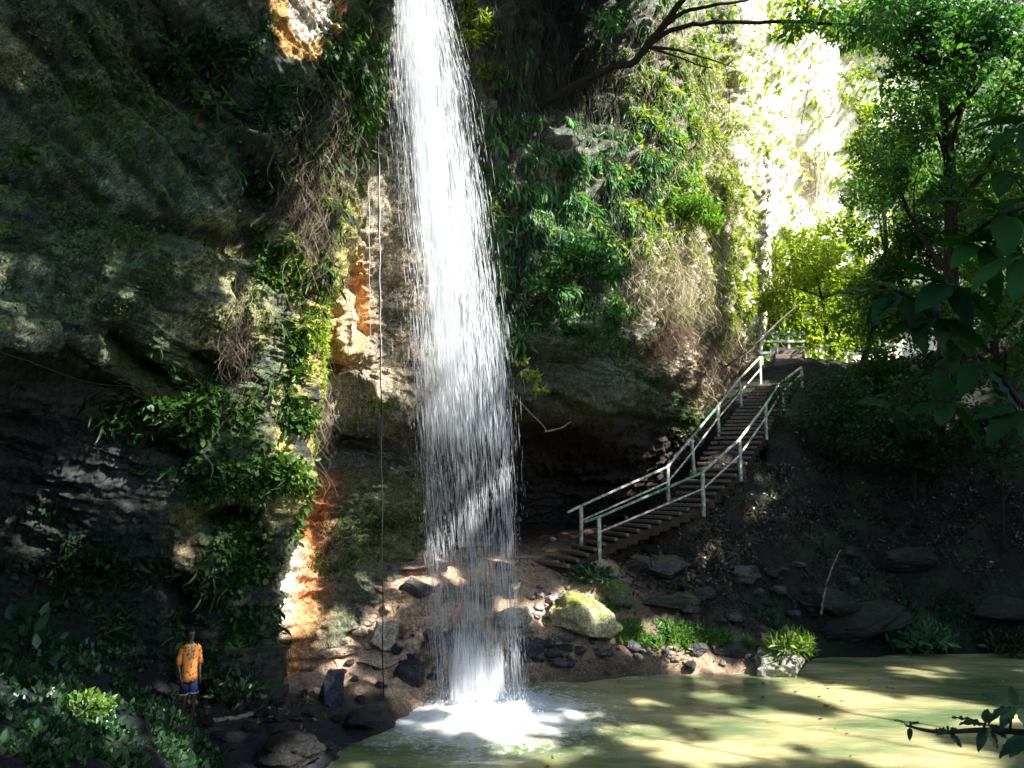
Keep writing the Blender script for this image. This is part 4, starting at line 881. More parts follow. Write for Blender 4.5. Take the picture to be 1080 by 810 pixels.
def stick(name, pts, rad, mat, label, cat='branch', r2=None):
    P = cr(np.array([W(*p) for p in pts]), 24); b0 = P[0].copy(); n_ = len(P)
    P = P+rng.normal(size=P.shape)*rad*.25
    o = MB().tube(P-b0, np.linspace(rad, r2 or rad*.4, n_), 7).build(name, mat, smooth=True); o.location = b0.tolist(); return tag(o, label, cat)
stick('branch', [(520, 395, 19.0), (540, 415, 19.1), (578, 455, 19.3)], .03, M_palebark, 'thin bare pole slanting down in front of the cave')
stick('branch', [(575, 455, 19.3), (590, 452, 19.3), (602, 445, 19.4)], .025, M_palebark, 'short bare twig hooked at the end of the slanting pole')
stick('branch', [(120, 725, 12.6), (160, 752, 12.9), (205, 776, 13.1)], .09, M_bark, 'mossy fallen log lying in front of the person', 'log', .06)
stick('branch', [(866, 648, 20.6), (872, 615, 20.8), (886, 580, 21.0)], .035, M_palebark, 'pale crooked stick leaning on the dark right bank')
stick('branch', [(745, 400, 29), (790, 370, 29), (815, 345, 29), (846, 318, 29)], .05, M_palebark, 'thin bare leaning stem left of the upper steps')
stick('branch', [(748, 398, 28.5), (800, 362, 28.6), (835, 328, 28.8)], .035, M_bark, 'darker stem crossing the leaning bare stem by the upper steps')
stick('branch', [(0, 372, 10.4), (40, 385, 11.0), (90, 403, 12.0), (140, 408, 13.2)], .018, M_bark, 'thin root running along the left rock ledge', 'root')
stick('branch', [(215, 480, 14.7), (224, 492, 14.7), (221, 510, 14.8)], .018, M_palebark, 'short curled root on the left rock face under the ivy', 'root')
stick('driftwood', [(222, 762, 14.5), (250, 757, 14.9), (285, 748, 15.2)], .05, M_palebark, 'pale plank of driftwood on the path right of the person', 'driftwood', .04)

# ================================================================== TREES
def blob_points(blobs, n):
    w = np.array([b[3]*b[4]*b[5] for b in blobs])**.8; k = rng.choice(len(blobs), n, p=w/w.sum()); B = np.array(blobs)[k]
    d_ = rng.normal(size=(n, 3)); d_ /= np.linalg.norm(d_, axis=1, keepdims=True); r_ = rng.uniform(.05, 1, (n, 1))**.45
    return B[:, :3]+d_*r_*B[:, 3:6], d_
def tree(name, base, trunk, blobs, nleaf, size, ratio, cols, label, limbs=True, group=None, rad=.2, keep=None, cat='tree', mat=None, bark=None, clumpy=1.1, up=-.1, nlimb=None):
    base = np.array(base, float); o = empty(name, base, label, cat, group)
    T = cr(np.array(trunk, float), 16); m = MB().tube(T-base, np.linspace(rad, rad*.35, 16), 9)
    ends = []
    if limbs:
        for i, b in enumerate(blobs[:nlimb] if nlimb else blobs):
            b = np.array(b); j = np.argmin(np.linalg.norm(T-b[:3], axis=1)+T[:, 2]*.0); j = max(3, min(15, j-3)); A = T[j]
            mid = (A+b[:3])/2+rng.normal(size=3)*.3+[0, 0, .2]
            L = cr(np.array([A, mid, b[:3]]), 9); m.tube(L-base, np.linspace(rad*.4, rad*.08, 9), 6)
            for q in range(4):
                e_ = b[:3]+rng.normal(size=3)*b[3:6]*.6; L2 = cr(np.array([L[5], (L[6]+e_)/2, e_]), 6); m.tube(L2-base, np.linspace(rad*.14, rad*.03, 6), 4)
    m.build('trunk', bark or M_bark, o, True)
    P_, d_ = blob_points(blobs, int(nleaf*2.3)); nz = fbm(P_, clumpy, 3, 77)
    P_ = P_[np.argsort(-nz-rng.random(len(nz))*.25)][:nleaf]
    d2 = rng.normal(size=P_.shape); d2 /= np.linalg.norm(d2, axis=1, keepdims=True)
    if keep is not None: kk = keep(P_); P_ = P_[kk]; d2 = d2[kk]
    leaves('crown', P_-base, d2, size, ratio, mat or M_leaf, cols, up=up, out=.7, rnd=.5, parent=o)
    return o
def B(px, py, D, rx, ry=None, rz=None): p = W(px, py, D); return (p[0], p[1], p[2], rx, ry or rx, rz or rx)
# the dark limb growing out of the back wall
tb = W(560, 118, 20.3)
lt = empty('leaning_tree', tb, 'dark leaning tree growing out of the wall with branches reaching right', 'tree')
m = MB()
def limb(pts, r0, r1, k=8):
    P = cr(np.array([W(*p) for p in pts]), 26); P += rng.normal(size=P.shape)*r0*.12; m.tube(P-tb, np.linspace(r0, r1, 26), k)
limb([(560, 120, 20.4), (590, 100, 19.8), (625, 80, 19.3), (650, 70, 19.0), (668, 66, 18.8), (685, 45, 18.6), (705, 20, 18.4), (725, -10, 18.2), (740, -60, 18)], .11, .08)
limb([(672, 60, 18.8), (700, 36, 18.5), (740, 25, 18.2), (800, 23, 17.8), (860, 24, 17.4), (910, 27, 17)], .075, .025)
limb([(690, 40, 18.6), (715, 16, 18.3), (740, 8, 18.0), (790, 0, 17.8)], .07, .03)
limb([(683, 50, 18.7), (710, 52, 18.5), (740, 60, 18.2), (765, 68, 18.0)], .045, .015)
limb([(683, 50, 18.7), (715, 60, 18.4), (735, 68, 18.2), (752, 72, 18.1)], .035, .012)
limb([(650, 70, 19.0), (645, 60, 18.9), (630, 55, 18.8), (615, 60, 18.8)], .03, .01)
for x0, y0, x1, y1 in [(858, 24, 845, 130), (765, 68, 768, 130), (745, 62, 752, 150), (740, 60, 742, 110), (760, 30, 775, 50), (820, 24, 826, 90)]:
    limb([(x0, y0, 17.8), ((x0+x1)/2+3, (y0+y1)/2, 17.8), (x1, y1, 17.8)], .012, .006, 4)
m.build('trunk', M_bark, lt, True)
Pb = [B(905, 30, 17, .9, .6, .35), B(860, 12, 17.2, .8, .6, .3), B(930, 10, 17, 1.0, .6, .5), B(835, 30, 17.6, .5, .4, .25), B(700, -25, 18, 1.0, .7, .4), B(640, 20, 18.7, .5, .4, .35)]
P_, d_ = blob_points(Pb, 1500)
leaves('crown', P_-tb, d_, .17, .38, M_leaf, [(.03, .10, .04), (.07, .19, .06), (.12, .26, .07)], up=-.6, out=.5, rnd=.5, parent=lt)

def trunkpts(pts): return [W(*p) for p in pts]
# trees on the right slope, in view
tree('slope_tree', W(985, 470, 25), trunkpts([(985, 480, 25), (1000, 330, 24.5), (1003, 220, 24), (998, 130, 23.5), (985, 60, 23), (965, -20, 22.5)]),
     [B(1000, 60, 23, 2.2, 1.6, 1.6), B(965, 110, 23.5, 1.2, 1.5, 1.5), B(1050, 130, 23, 1.6, 1.4, 1.8), B(950, 20, 23, 1.2, 1.4, 1.0), B(980, 190, 24, 1.3, 1.2, 1.2), B(1075, 40, 22.5, 1.8, 1.4, 1.8), B(945, 190, 25, 1.2, 1.2, 1.2), B(960, 10, 23, 1.8, 1.5, 1.2), B(1040, 60, 22, 1.8, 1.5, 1.6)],
     22000, .15, .5, [(.02, .08, .03), (.045, .14, .035), (.09, .22, .04)], 'tall dark trunked tree with small leaves near the right edge', rad=.26)
tree('slope_tree', W(900, 400, 30), trunkpts([(905, 400, 30), (925, 330, 30), (935, 260, 29.5), (925, 180, 29)]),
     [B(925, 220, 29, 1.6, 1.6, 1.8), B(960, 270, 29, 1.7, 1.5, 1.4), B(920, 290, 29.5, 1.1, 1.3, 1.2), B(940, 150, 29, 1.5, 1.5, 1.5), B(990, 240, 28, 1.4, 1.4, 1.6), B(1020, 200, 28, 1.6, 1.4, 1.6), B(960, 330, 28, 1.8, 1.4, 1.2)],
     17000, .14, .5, GREEN, 'smaller tree standing between the upper steps and the dark trunked tree', rad=.14)
tree('slope_tree', W(1060, 470, 24), trunkpts([(1060, 480, 24), (1050, 380, 24), (1045, 300, 24), (1060, 220, 24)]),
     [B(1050, 250, 24, 1.6, 1.4, 1.6), B(1085, 320, 23.5, 1.5, 1.4, 1.5), B(1020, 320, 24.5, 1.3, 1.3, 1.2), B(1090, 190, 24, 1.6, 1.4, 1.4), B(1040, 180, 24.5, 1.3, 1.3, 1.2), B(1060, 370, 23.5, 1.6, 1.4, 1.2)],
     15000, .14, .5, [(.03, .09, .03), (.06, .15, .03), (.12, .22, .04)], 'bushy tree half cut off by the right edge of the photo', rad=.16)
tree('slope_tree', W(870, 350, 34), trunkpts([(872, 352, 34), (868, 320, 34), (860, 290, 34)]),
     [B(845, 280, 34, 1.8, 1.6, 1.3), B(880, 300, 34, 1.7, 1.6, 1.4), B(820, 315, 35, 1.3, 1.3, 1.0), B(870, 250, 35, 1.6, 1.4, 1.2), B(900, 335, 33, 1.6, 1.4, 1.2)],
     7000, .15, .5, LIME, 'sunlit yellow green tree behind the white barrier', rad=.1)
tree('wall_shrub', W(700, 250, 24), trunkpts([(672, 262, 24.2), (690, 252, 23.8), (715, 235, 23.4), (740, 225, 23)]),
     [B(735, 215, 23, .8, .7, .35), B(710, 228, 23.3, .7, .6, .3), B(750, 235, 23, .5, .5, .3), B(690, 240, 23.6, .5, .5, .3), B(725, 195, 23.4, .5, .5, .25)],
     2600, .12, .4, [(.06, .15, .02), (.12, .24, .03), (.2, .32, .04)], 'feathery light green shrub jutting from the sunlit wall', rad=.04, cat='shrub')
tree('wall_shrub', W(560, 320, 19), trunkpts([(560, 318, 19.0), (585, 302, 18.7), (615, 292, 18.5), (640, 285, 18.4)]),
     [B(615, 270, 18.6, .75, .6, .35), B(640, 295, 18.5, .6, .5, .4), B(590, 290, 18.7, .6, .5, .35), B(635, 320, 18.7, .45, .4, .3), B(570, 300, 18.8, .4, .4, .3)],
     2600, .13, .42, [(.02, .07, .02), (.04, .13, .03), (.09, .2, .04)], 'dense green shrub hanging over the cave mouth', rad=.04, cat='shrub')
tree('wall_shrub', W(550, 410, 19.2), trunkpts([(548, 372, 19.4), (555, 390, 19.1), (560, 400, 19.0)]),
     [B(560, 395, 19, .3, .3, .2), B(550, 378, 19.1, .25, .25, .15), B(570, 410, 19, .2, .2, .1)], 130, .14, .4, LIME, 'small yellow green sprig on the rock lip beside the fall', rad=.015, cat='shrub')
tree('slope_tree', W(1020, 420, 31), trunkpts([(1020, 420, 31), (1010, 330, 31), (1000, 200, 31), (990, 80, 30)]),
     [B(x_, y_, 30+rng.normal(), 1.9, 1.6, 1.7) for x_, y_ in ((940, 30), (970, 110), (1030, 90), (1075, 180), (990, 200), (1040, 270), (945, 180), (970, 300), (1080, 320), (1000, 20), (930, 330))],
     26000, .17, .5, [(.04, .12, .03), (.09, .2, .04), (.18, .30, .05)], 'broad bright leaved tree filling the gap behind the dark trunked tree', rad=.2)
und = [('understorey_bush', 880, 440, 27, 2.0, 'dark bush just right of the upper stairs'), ('understorey_bush', 960, 450, 25.5, 2.2, 'dark bush at the middle of the right slope'),
       ('understorey_bush', 1050, 470, 23.5, 2.2, 'dark bush under the right edge tree'), ('understorey_bush', 1000, 400, 27, 2.0, 'dark bush below the large near leaves'), ('understorey_bush', 905, 395, 29, 1.7, 'mid green bush above the upper stairs')]
for nm, px, py, D, r_, lab in und:
    p = W(px, py, D); bs = [(p[0]+rng.normal()*r_*.4, p[1]+rng.normal()*r_*.4, p[2]+rng.normal()*r_*.3, r_*.6, r_*.6, r_*.5) for _ in range(5)]
    b0 = np.array([p[0], p[1], gz(p[0], p[1])[0]])
    tree(nm, b0, [b0, (b0+p)/2+[.1, 0, 0], p+[0, 0, .2]], bs, 5200, .13, .5, DEEP if px != 905 else GREEN, lab, rad=.07, cat='bush', group='dark bushes on the right slope')

# ================================================================== NEAR LEAF BRANCHES
def big_leaf(mb, base, d_, up, L, Wd, col, curl=.2):
    d_ = np.array(d_, float); d_ /= np.linalg.norm(d_); s = np.cross(d_, up); s /= np.linalg.norm(s)+1e-9; u = np.cross(s, d_)
    n_ = 11; V = []; Fs = []
    for i in range(n_):
        t = i/(n_-1); w = Wd*.5*(math.sin(math.pi*min(1, t**.8))**.75)*(1-.15*t)+.002
        c = base+d_*L*t-u*curl*L*t*t
        for q in (-1, -.5, 0, .5, 1): V.append(c+s*w*q+u*(.18*w*abs(q))+u*.006*math.sin(t*26+q*2))
    for i in range(n_-1):
        for j in range(4): Fs.append((i*5+j, i*5+j+1, i*5+j+6, i*5+j+5))
    mb.add(np.array(V), Fs, col)
def leaf_branch(name, stem, sprays, label, L0, dark):
    base = W(*stem[0]); o = empty(name, base, label, 'branch')
    P = cr(np.array([W(*p) for p in stem]), 50); MB().tube(P-base, np.linspace(.024, .005, 50), 7).build('stem', M_bark, o, True)
    for (px, py, D, n_, r_) in sprays:
        c = W(px, py, D); j = np.argmin(np.linalg.norm(P-c, axis=1))
        MB().tube(cr(np.array([P[j], (P[j]+c)/2+[0, 0, .02], c]), 8)-base, np.linspace(.006, .003, 8), 5).build('twig', M_bark, o, True)
        for i in range(n_):
            a = 6.283*i/n_+rng.random()*.5; d_ = np.array([math.cos(a), .55*math.sin(a+.6), .55*math.sin(a)-.15+.2*rng.normal()])
            L = L0*r_*rng.uniform(.75, 1.15); cc = np.array(dark)*rng.uniform(.6, 1.5)
            mb = MB(); big_leaf(mb, c-base+d_*.015, d_, np.array([.1*rng.normal(), -.35+.3*rng.normal(), 1]), L, L*.4, cc, rng.uniform(.05, .4))
            mb.build('leaf', M_near, o, True)
    return o
leaf_branch('leafy_branch', [(1800, 1250, 2.5), (1700, 950, 2.6), (1450, 600, 2.8), (1150, 430, 2.9), (1085, 430, 3.0), (1050, 390, 3.05), (1000, 350, 3.1), (960, 318, 3.15)],
            [(945, 308, 3.15, 8, 1.15), (985, 335, 3.12, 7, 1.0), (1000, 300, 3.0, 7, 1.1), (1075, 430, 3.0, 7, 1.0), (1000, 425, 3.1, 5, .9), (940, 430, 3.2, 4, .7), (1030, 380, 3.0, 5, .9)],
            'near dark branch of large leaves crossing the right side at mid height', .23, (.012, .045, .010))
leaf_branch('leafy_branch', [(1850, 1250, 2.4), (1750, 700, 2.5), (1450, 300, 2.6), (1170, 190, 2.6), (1110, 210, 2.7), (1060, 225, 2.75), (1020, 250, 2.8)],
            [(1058, 225, 2.75, 9, 1.25), (1085, 130, 2.7, 8, 1.2), (1030, 255, 2.8, 7, 1.1), (1080, 270, 2.7, 7, 1.2), (1060, 180, 2.9, 5, 1.0)],
            'near branch of large leaves at the upper right edge', .20, (.02, .075, .014))
leaf_branch('leafy_branch', [(1650, 1100, 3.0), (1450, 880, 3.2), (1180, 790, 3.3), (1100, 775, 3.4), (1040, 770, 3.45), (990, 772, 3.5), (955, 765, 3.55)],
            [(1040, 765, 3.45, 7, .8), (1070, 745, 3.4, 7, .9), (1000, 770, 3.5, 4, .5), (960, 765, 3.55, 3, .4), (1085, 775, 3.35, 6, .9)],
            'near dark twig of small leaves over the water at the lower right', .13, (.015, .045, .02))

# ================================================================== SHADE TREES OVERHEAD (unseen, added to shade the gorge, leaves cut for sun patches)
LIT = [  # sunlit patches: (point, radius)
 (W(300, 600, 17.2), 1.0), (W(310, 640, 17.2), .9), (W(365, 320, 18), 1.1), (W(320, 470, 16), .6), (W(305, 540, 16.2), .35), (W(580, 220, 20), .5), (W(630, 180, 21), .7), (W(660, 260, 21.5), .8), (W(560, 160, 20), .4), (W(640, 290, 20), .5), (W(590, 280, 19), .4), (W(485, 400, 17.2), .7), (W(480, 450, 17.2), .45), (W(515, 430, 17.2), .3), (W(500, 480, 17.2), .5), (W(490, 560, 17.2), .45), (W(470, 640, 17.2), .4), (W(525, 690, 17.2), .4), (W(510, 600, 17.2), .4),
 (W(300, 620, 17.2), .75), (W(325, 640, 17.4), .6), (W(345, 660, 17.4), .6), (W(360, 330, 17.3), 1.2), (W(365, 280, 17.3), .8), (W(380, 660, 17.8), .55), (W(350, 680, 17.2), .45), (W(335, 350, 16), .5), (W(325, 400, 16), .5), (W(315, 500, 16.1), .4), (W(345, 300, 16), .7), (W(340, 420, 16), .5), (W(400, 400, 18), .8), (W(335, 240, 16), .6),
 (W(430, 120, 17.2), 1.3), (W(460, 220, 17.2), 1.5), (W(470, 320, 17.2), 1.1), (W(440, -20, 17.2), 1.6), (W(440, -120, 17.2), 1.5), (W(480, 420, 17.2), .7),
 (W(325, 15, 14.8), .8), (W(232, 345, 14.4), .45), (W(195, 585, 15.5), .3), (W(400, 650, 18.5), .6), (W(440, 610, 19.5), .8), (W(480, 590, 20.5), .7),
 (W(530, 590, 21.8), .5), (W(540, 640, 19.8), .7), (W(620, 630, 20), 1.1), (W(575, 640, 20), .5), (W(700, 668, 20.4), .8), (W(745, 680, 19.8), .7), (W(670, 675, 19.8), .6), (W(825, 685, 19.3), .7), (W(860, 690, 19.2), .4),
 (W(880, 722, 18), 1.1), (W(820, 745, 16.3), .8), (W(960, 742, 16.5), 1.4), (W(1000, 738, 17), .9), (W(870, 775, 15), 1.2), (W(780, 755, 15.6), .9), (W(690, 765, 15), .8), (W(620, 745, 16.2), .5), (W(1050, 755, 16.5), .8), (W(940, 795, 14), 1.1), (W(730, 800, 14), .8), (W(800, 790, 14.3), .8), (W(760, 722, 17.6), .6), (W(985, 795, 14.2), 1.0), (W(690, 728, 17.2), .5), (W(930, 760, 15.6), .9),
 (W(960, 130, 24), 1.5), (W(900, 250, 28.5), 1.5), (W(1040, 90, 22), 1.5), (W(940, 50, 23), 1.2), (W(1000, 250, 25), 1.0), (W(1060, 200, 24), 1.0), (W(900, 30, 17.5), .8),
 (W(515, 758, 16.1), .95), (W(460, 770, 15.6), .4), (W(560, 790, 14.5), .7),
 (W(700, 290, 24), 3.2), (W(740, 200, 27), 3.6), (W(770, 100, 29), 3.8), (W(770, 330, 29), 3.0), (W(735, 400, 27.5), 1.4), (W(690, 130, 24), 2.0), (W(720, 60, 25), 2.6), (W(740, -40, 27), 3), (W(655, 190, 22), 2.3), (W(600, 230, 20.5), 1.0), (W(600, 300, 19.3), .8), (W(560, 240, 19.8), .5), (W(650, 110, 21), 1.1), (W(620, 275, 19), .6), (W(675, 220, 23), 1.8), (W(560, 60, 19.5), .4), (W(600, 320, 20), .5), (W(640, 370, 21), .4),
 (W(650, 515, 23), .45), (W(700, 495, 24), .45), (W(760, 470, 25), .5), (W(740, 450, 26), .5), (W(790, 400, 29), .9), (W(720, 445, 26), .8), (W(655, 545, 22.5), .4),
 (W(830, 370, 33), 2.8), (W(810, 400, 30), .8), (W(670, 505, 23.3), .3), (W(690, 500, 23.6), .3), (W(520, 215, 19.2), .4), (W(500, 30, 19), .6), (W(730, 500, 24.5), .3), (W(775, 480, 25), .3), (W(197, 705, 14.8), .16)]
LP = np.array([p for p, r in LIT]); LR = np.array([r for p, r in LIT])
def keep(Pq):
    ok = np.ones(len(Pq), bool)
    for p, r in zip(LP, LR):
        v = Pq-p; t = v@S; q = v-t[:, None]*S; dist = np.linalg.norm(q, axis=1)+.18*r*vn(Pq*1.1, 9)+.1*rng.random(len(Pq))*r
        ok &= ~((dist < r) & (t > 0))
    # always clear the frustum of the camera
    px, py, f_ = PROJ(Pq); inside = (f_ > .3) & (Pq[:, 1] > .5) & (px > -40) & (px < 1120) & (py > -40) & (py < 850)
    ok &= ~(inside & (Pq[:, 0] < 14))
    return ok
cz_ = 21.5
spots = [(-5, 9), (2, 5), (9, 2), (15, 7), (4, 14.5), (11, 12), (18, 15), (24, 14), (-4, 0), (4, -4), (22, 5), (27, 20), (-9, 4), (13, -4), (16, -9), (8, -9), (20, -3), (21, 10), (25, 17), (29, 12), (21, 19), (17, 10), (24, 21), (1.5, 19), (28, 6), (32, 10), (27, 1), (33, 4), (30, 16)]
for i, (cx, cyy) in enumerate(spots):
    bs = [(cx+rng.normal()*1.8, cyy+rng.normal()*1.8, cz_+rng.normal()*1.2, 3.1, 3.1, 1.5) for _ in range(7)]
    bx_ = (cx*1.0, cyy*1.0)
    if cx < 12: bx_ = (cx*.4-1 if cx < 4 else 16+cx*.2, -5-i*.6 if cx < 4 else -1+i*.3)
    b0 = np.array([bx_[0], bx_[1], gz(bx_[0], bx_[1])[0]-.2]); top = np.array([cx, cyy, cz_-1])
    tree('shade_tree', b0, [b0, b0*.85+top*.15+[0, 0, 4], (b0+top)/2+[0, 0, 2.5], top], bs, 7500, .42, .6, [(.03, .09, .02), (.06, .15, .03), (.1, .2, .04)],
         'unseen tree added to shade the gorge, crown gaps cut for sun patches', rad=.06, limbs=False, group='unseen trees added to shade the gorge', keep=keep, clumpy=.5, nlimb=4)

# ================================================================== PERSON
def person():
    base = W(197, 762, 14.2); base[2] = gz(base[0], base[1])[0]+.0
    o = empty('person', base, 'person in orange patterned shirt and dark and blue shorts standing at the left rock foot', 'person', rz=math.radians(38)); o.scale = (.76, .8, .97)
    J = {'pel': (0, 0, .92), 'wai': (0, -.005, 1.05), 'che': (0, 0, 1.25), 'nk0': (0, .005, 1.42), 'nk1': (0, -.01, 1.49), 'hd0': (0, -.02, 1.57), 'hd1': (0, -.015, 1.64), 'hd2': (0, -.005, 1.70),
         'shL': (.17, 0, 1.39), 'elL': (.235, .02, 1.12), 'wrL': (.235, -.05, .88), 'haL': (.23, -.07, .81),
         'shR': (-.17, 0, 1.39), 'elR': (-.245, .03, 1.12), 'wrR': (-.22, -.10, .90), 'haR': (-.205, -.13, .83),
         'hpL': (.095, 0, .88), 'knL': (.11, -.04, .49), 'anL': (.11, .02, .09), 'toL': (.13, -.13, .035),
         'hpR': (-.095, 0, .88), 'knR': (-.11, -.07, .50), 'anR': (-.11, .06, .10), 'toR': (-.13, -.07, .035)}
    Rd = {'pel': .125, 'wai': .115, 'che': .14, 'nk0': .075, 'nk1': .05, 'hd0': .072, 'hd1': .085, 'hd2': .062, 'shL': .062, 'elL': .042, 'wrL': .028, 'haL': .035, 'shR': .062, 'elR': .042, 'wrR': .028, 'haR': .035,
          'hpL': .095, 'knL': .058, 'anL': .036, 'toL': .03, 'hpR': .095, 'knR': .058, 'anR': .036, 'toR': .03}
    E = [('pel', 'wai'), ('wai', 'che'), ('che', 'nk0'), ('nk0', 'nk1'), ('nk1', 'hd0'), ('hd0', 'hd1'), ('hd1', 'hd2'), ('che', 'shL'), ('shL', 'elL'), ('elL', 'wrL'), ('wrL', 'haL'), ('che', 'shR'), ('shR', 'elR'), ('elR', 'wrR'), ('wrR', 'haR'),
         ('pel', 'hpL'), ('hpL', 'knL'), ('knL', 'anL'), ('anL', 'toL'), ('pel', 'hpR'), ('hpR', 'knR'), ('knR', 'anR'), ('anR', 'toR')]
    for s_ in (1, -1):
        h = 'L' if s_ > 0 else 'R'; hp = np.array(J['ha'+h])
        for k, (dx, dz, ln) in enumerate([(-.028, -.01, .06), (-.01, -.02, .07), (.01, -.02, .066), (.028, -.012, .052)]):
            a = hp+[0, dx*.9, -.02]; b_ = a+[-.004*s_, dx*.2-.008, -ln*.55]; c_ = b_+[-.012*s_, -.004, -ln*.45]
            J[f'f{k}a{h}'] = tuple(a); J[f'f{k}b{h}'] = tuple(b_); J[f'f{k}c{h}'] = tuple(c_)
            for q, r_ in (('a', .012), ('b', .0095), ('c', .008)): Rd[f'f{k}{q}{h}'] = r_
            E += [('ha'+h, f'f{k}a{h}'), (f'f{k}a{h}', f'f{k}b{h}'), (f'f{k}b{h}', f'f{k}c{h}')]
        t0 = hp+[-.01*s_, -.035, .02]; t1 = t0+[-.008*s_, -.02, -.035]; J['t0'+h] = tuple(t0); J['t1'+h] = tuple(t1); Rd['t0'+h] = .013; Rd['t1'+h] = .009
        E += [('ha'+h, 't0'+h), ('t0'+h, 't1'+h)]
    names = list(J); me = bpy.data.meshes.new('body'); me.from_pydata([J[k] for k in names], [(names.index(a), names.index(b)) for a, b in E], [])
    bo = bpy.data.objects.new('body', me); COL.objects.link(bo)
    md = bo.modifiers.new('s', 'SKIN'); md.use_smooth_shade = True
    for i, k in enumerate(names): me.skin_vertices[0].data[i].radius = (Rd[k], Rd[k]*(.78 if k in ('pel', 'wai', 'che') else 1)); me.skin_vertices[0].data[i].use_root = (k == 'pel')
    sb = bo.modifiers.new('u', 'SUBSURF'); sb.levels = 2; sb.render_levels = 2
    dg = bpy.context.evaluated_depsgraph_get(); m2 = bpy.data.meshes.new_from_object(bo.evaluated_get(dg)); bpy.data.objects.remove(bo); m2.name = 'body'
    skin = flat_mat('dark_skin', (.085, .042, .025), .45, 30, .15, .05, .5); m2.materials.clear(); m2.materials.append(skin)
    m2.polygons.foreach_set('use_smooth', np.ones(len(m2.polygons), bool)); b = bpy.data.objects.new('body', m2); COL.objects.link(b); b.parent = o
    def loft(name, rings, mat, k=28, wob=.0, caps=False):
        V = []; Fs = []
        for i, (cx, cy_, z_, rx, ry, tl) in enumerate(rings):
            for j in range(k):
                a = 6.28318*j/k; w = 1+wob*math.sin(a*5+i*.9)+wob*.7*math.sin(a*9-i*1.7); V.append((cx+rx*math.cos(a)*w, cy_+ry*math.sin(a)*w, z_+tl*math.cos(a)))
        for i in range(len(rings)-1):
            for j in range(k): Fs.append((i*k+j, i*k+(j+1) % k, (i+1)*k+(j+1) % k, (i+1)*k+j))
        ob = mesh_obj(name, np.array(V), Fs, mat, o); sm = ob.modifiers.new('t', 'SOLIDIFY'); sm.thickness = .008; return ob
    m, n, out = mat_new('orange_print'); p = node(n, 'ShaderNodeBsdfPrincipled'); p.inputs['Roughness'].default_value = .8
    tc = node(n, 'ShaderNodeTexCoord'); vo = node(n, 'ShaderNodeTexVoronoi', i_Scale=16.0); n.links.new(tc.outputs['Object'], vo.inputs['Vector'])
    n.links.new(mixc(n, (.16, .05, .02), (.60, .22, .04), ramp(n, vo.outputs['Distance'], [(.30, 0.0), (.40, 1.0)])), p.inputs['Base Color']); n.links.new(p.outputs[0], out.inputs[0])
    shirt = loft('shirt', [(0, 0, .80, .195, .155, 0), (0, 0, .90, .185, .15, 0), (0, 0, 1.02, .17, .138, 0), (0, 0, 1.15, .178, .14, 0), (0, 0, 1.28, .195, .142, 0), (0, 0, 1.37, .20, .125, 0), (0, 0, 1.425, .14, .09, 0), (0, 0, 1.455, .085, .07, 0)], m, wob=.02)
    for s_ in (1, -1):
        V = []; Fs = []
        P = np.array([(.14*s_, 0, 1.385), (.19*s_, .0, 1.35), (.222*s_, .01, 1.22), (.245*s_, .02, 1.08)]); R = [.066, .068, .064, .066]
        Vv, Ff = tube(P, R, 16); Ff = [f for f in Ff if len(f) == 4]; sl_ = mesh_obj('sleeve', Vv[:-2], Ff, m, shirt); q = sl_.modifiers.new('t', 'SOLIDIFY'); q.thickness = .007
    teal = flat_mat('teal_trim', (.02, .28, .26), .7, 20); cm = MB()
    cm.box((0, -.135, 1.32), [.016, 0, 0], [0, .006, 0], [0, .018, .10], .003); cm.build('placket', teal, shirt)
    ring = [(math.cos(a)*.078, math.sin(a)*.068, 1.46+.012*math.sin(a)) for a in np.linspace(0, 6.283, 25)]; MB().tube(ring, .014, 6).build('collar', teal, shirt, True)
    blue = flat_mat('blue_cloth', (.03, .08, .26), .8, 12, .4)
    navy = flat_mat('navy_cloth', (.012, .016, .035), .85, 12, .4)
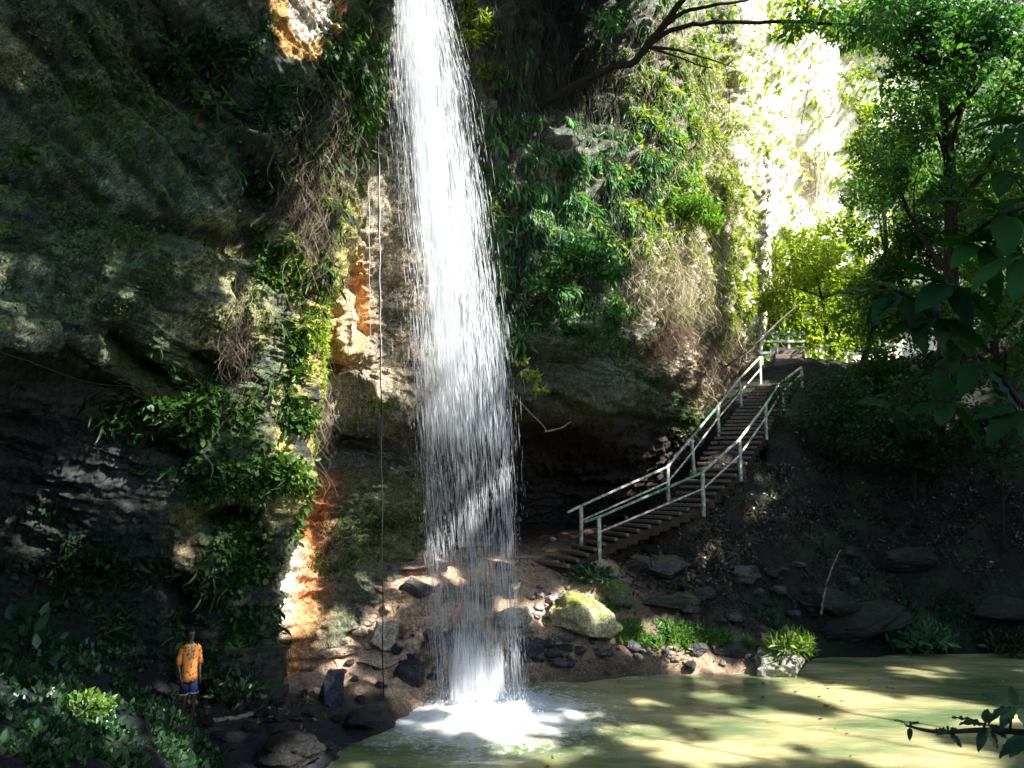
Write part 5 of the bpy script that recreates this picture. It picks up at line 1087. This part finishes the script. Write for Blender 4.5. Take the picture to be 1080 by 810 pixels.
    sh = loft('shorts', [(0, 0, .96, .15, .12, 0), (0, 0, .86, .17, .135, 0), (0, 0, .78, .175, .135, 0)], navy)
    for s_ in (1, -1):
        P = np.array([(.085*s_, 0, .84), (.10*s_, -.02, .70), (.115*s_, -.03, .58)]); Vv, Ff = tube(P, [.105, .10, .098], 18); Ff = [f for f in Ff if len(f) == 4]
        q = mesh_obj('trouser_leg', Vv[:-2], Ff, blue if s_ > 0 else navy, sh); z_ = q.modifiers.new('t', 'SOLIDIFY'); z_.thickness = .007
        tr = MB(); ringp = [(.115*s_+.1*math.cos(a), -.03+.1*math.sin(a), .585) for a in np.linspace(0, 6.283, 20)]; tr.tube(ringp, .010, 5); tr.build('hem', flat_mat('pale_hem%d' % s_, (.6, .62, .6), .8), q, True)
    hair = flat_mat('black_hair', (.012, .01, .01), .9, 120, .5, 1); V, Fs = ICO[3]; Vh = V*np.array([.09, .10, .085])+np.array([0, .008, 1.675]); kq = (Vh[:, 2] > 1.66-.0*Vh[:, 1]) | (Vh[:, 1] > .02)
    Fk = [f for f in Fs.tolist() if all(kq[i] for i in f)]; mesh_obj('hair', Vh, Fk, hair, o)
    fm = MB(); fm.tube([(0, -.095, 1.64), (0, -.112, 1.612), (0, -.10, 1.60)], [.008, .015, .010], 8); fm.build('nose', skin, o, True)
    ew = flat_mat('eye_white', (.6, .6, .58), .3, 5)
    for s_ in (1, -1):
        Ve = ICO[2][0]*.013+np.array([.032*s_, -.082, 1.645]); e = mesh_obj('eye', Ve, ICO[2][1], ew, o)
        Vp = ICO[2][0]*.007+np.array([.032*s_, -.093, 1.645]); mesh_obj('pupil', Vp, ICO[2][1], hair, e)
        Va = ICO[2][0]*np.array([.012, .022, .032])+np.array([.09*s_, .005, 1.635]); mesh_obj('ear', Va, ICO[2][1], skin, o)
    fm = MB(); fm.tube([(-.025, -.085, 1.575), (0, -.094, 1.573), (.025, -.085, 1.575)], [.004, .009, .004], 6); fm.build('mouth', flat_mat('lips', (.12, .04, .035), .5), o, True)
    return o
person()
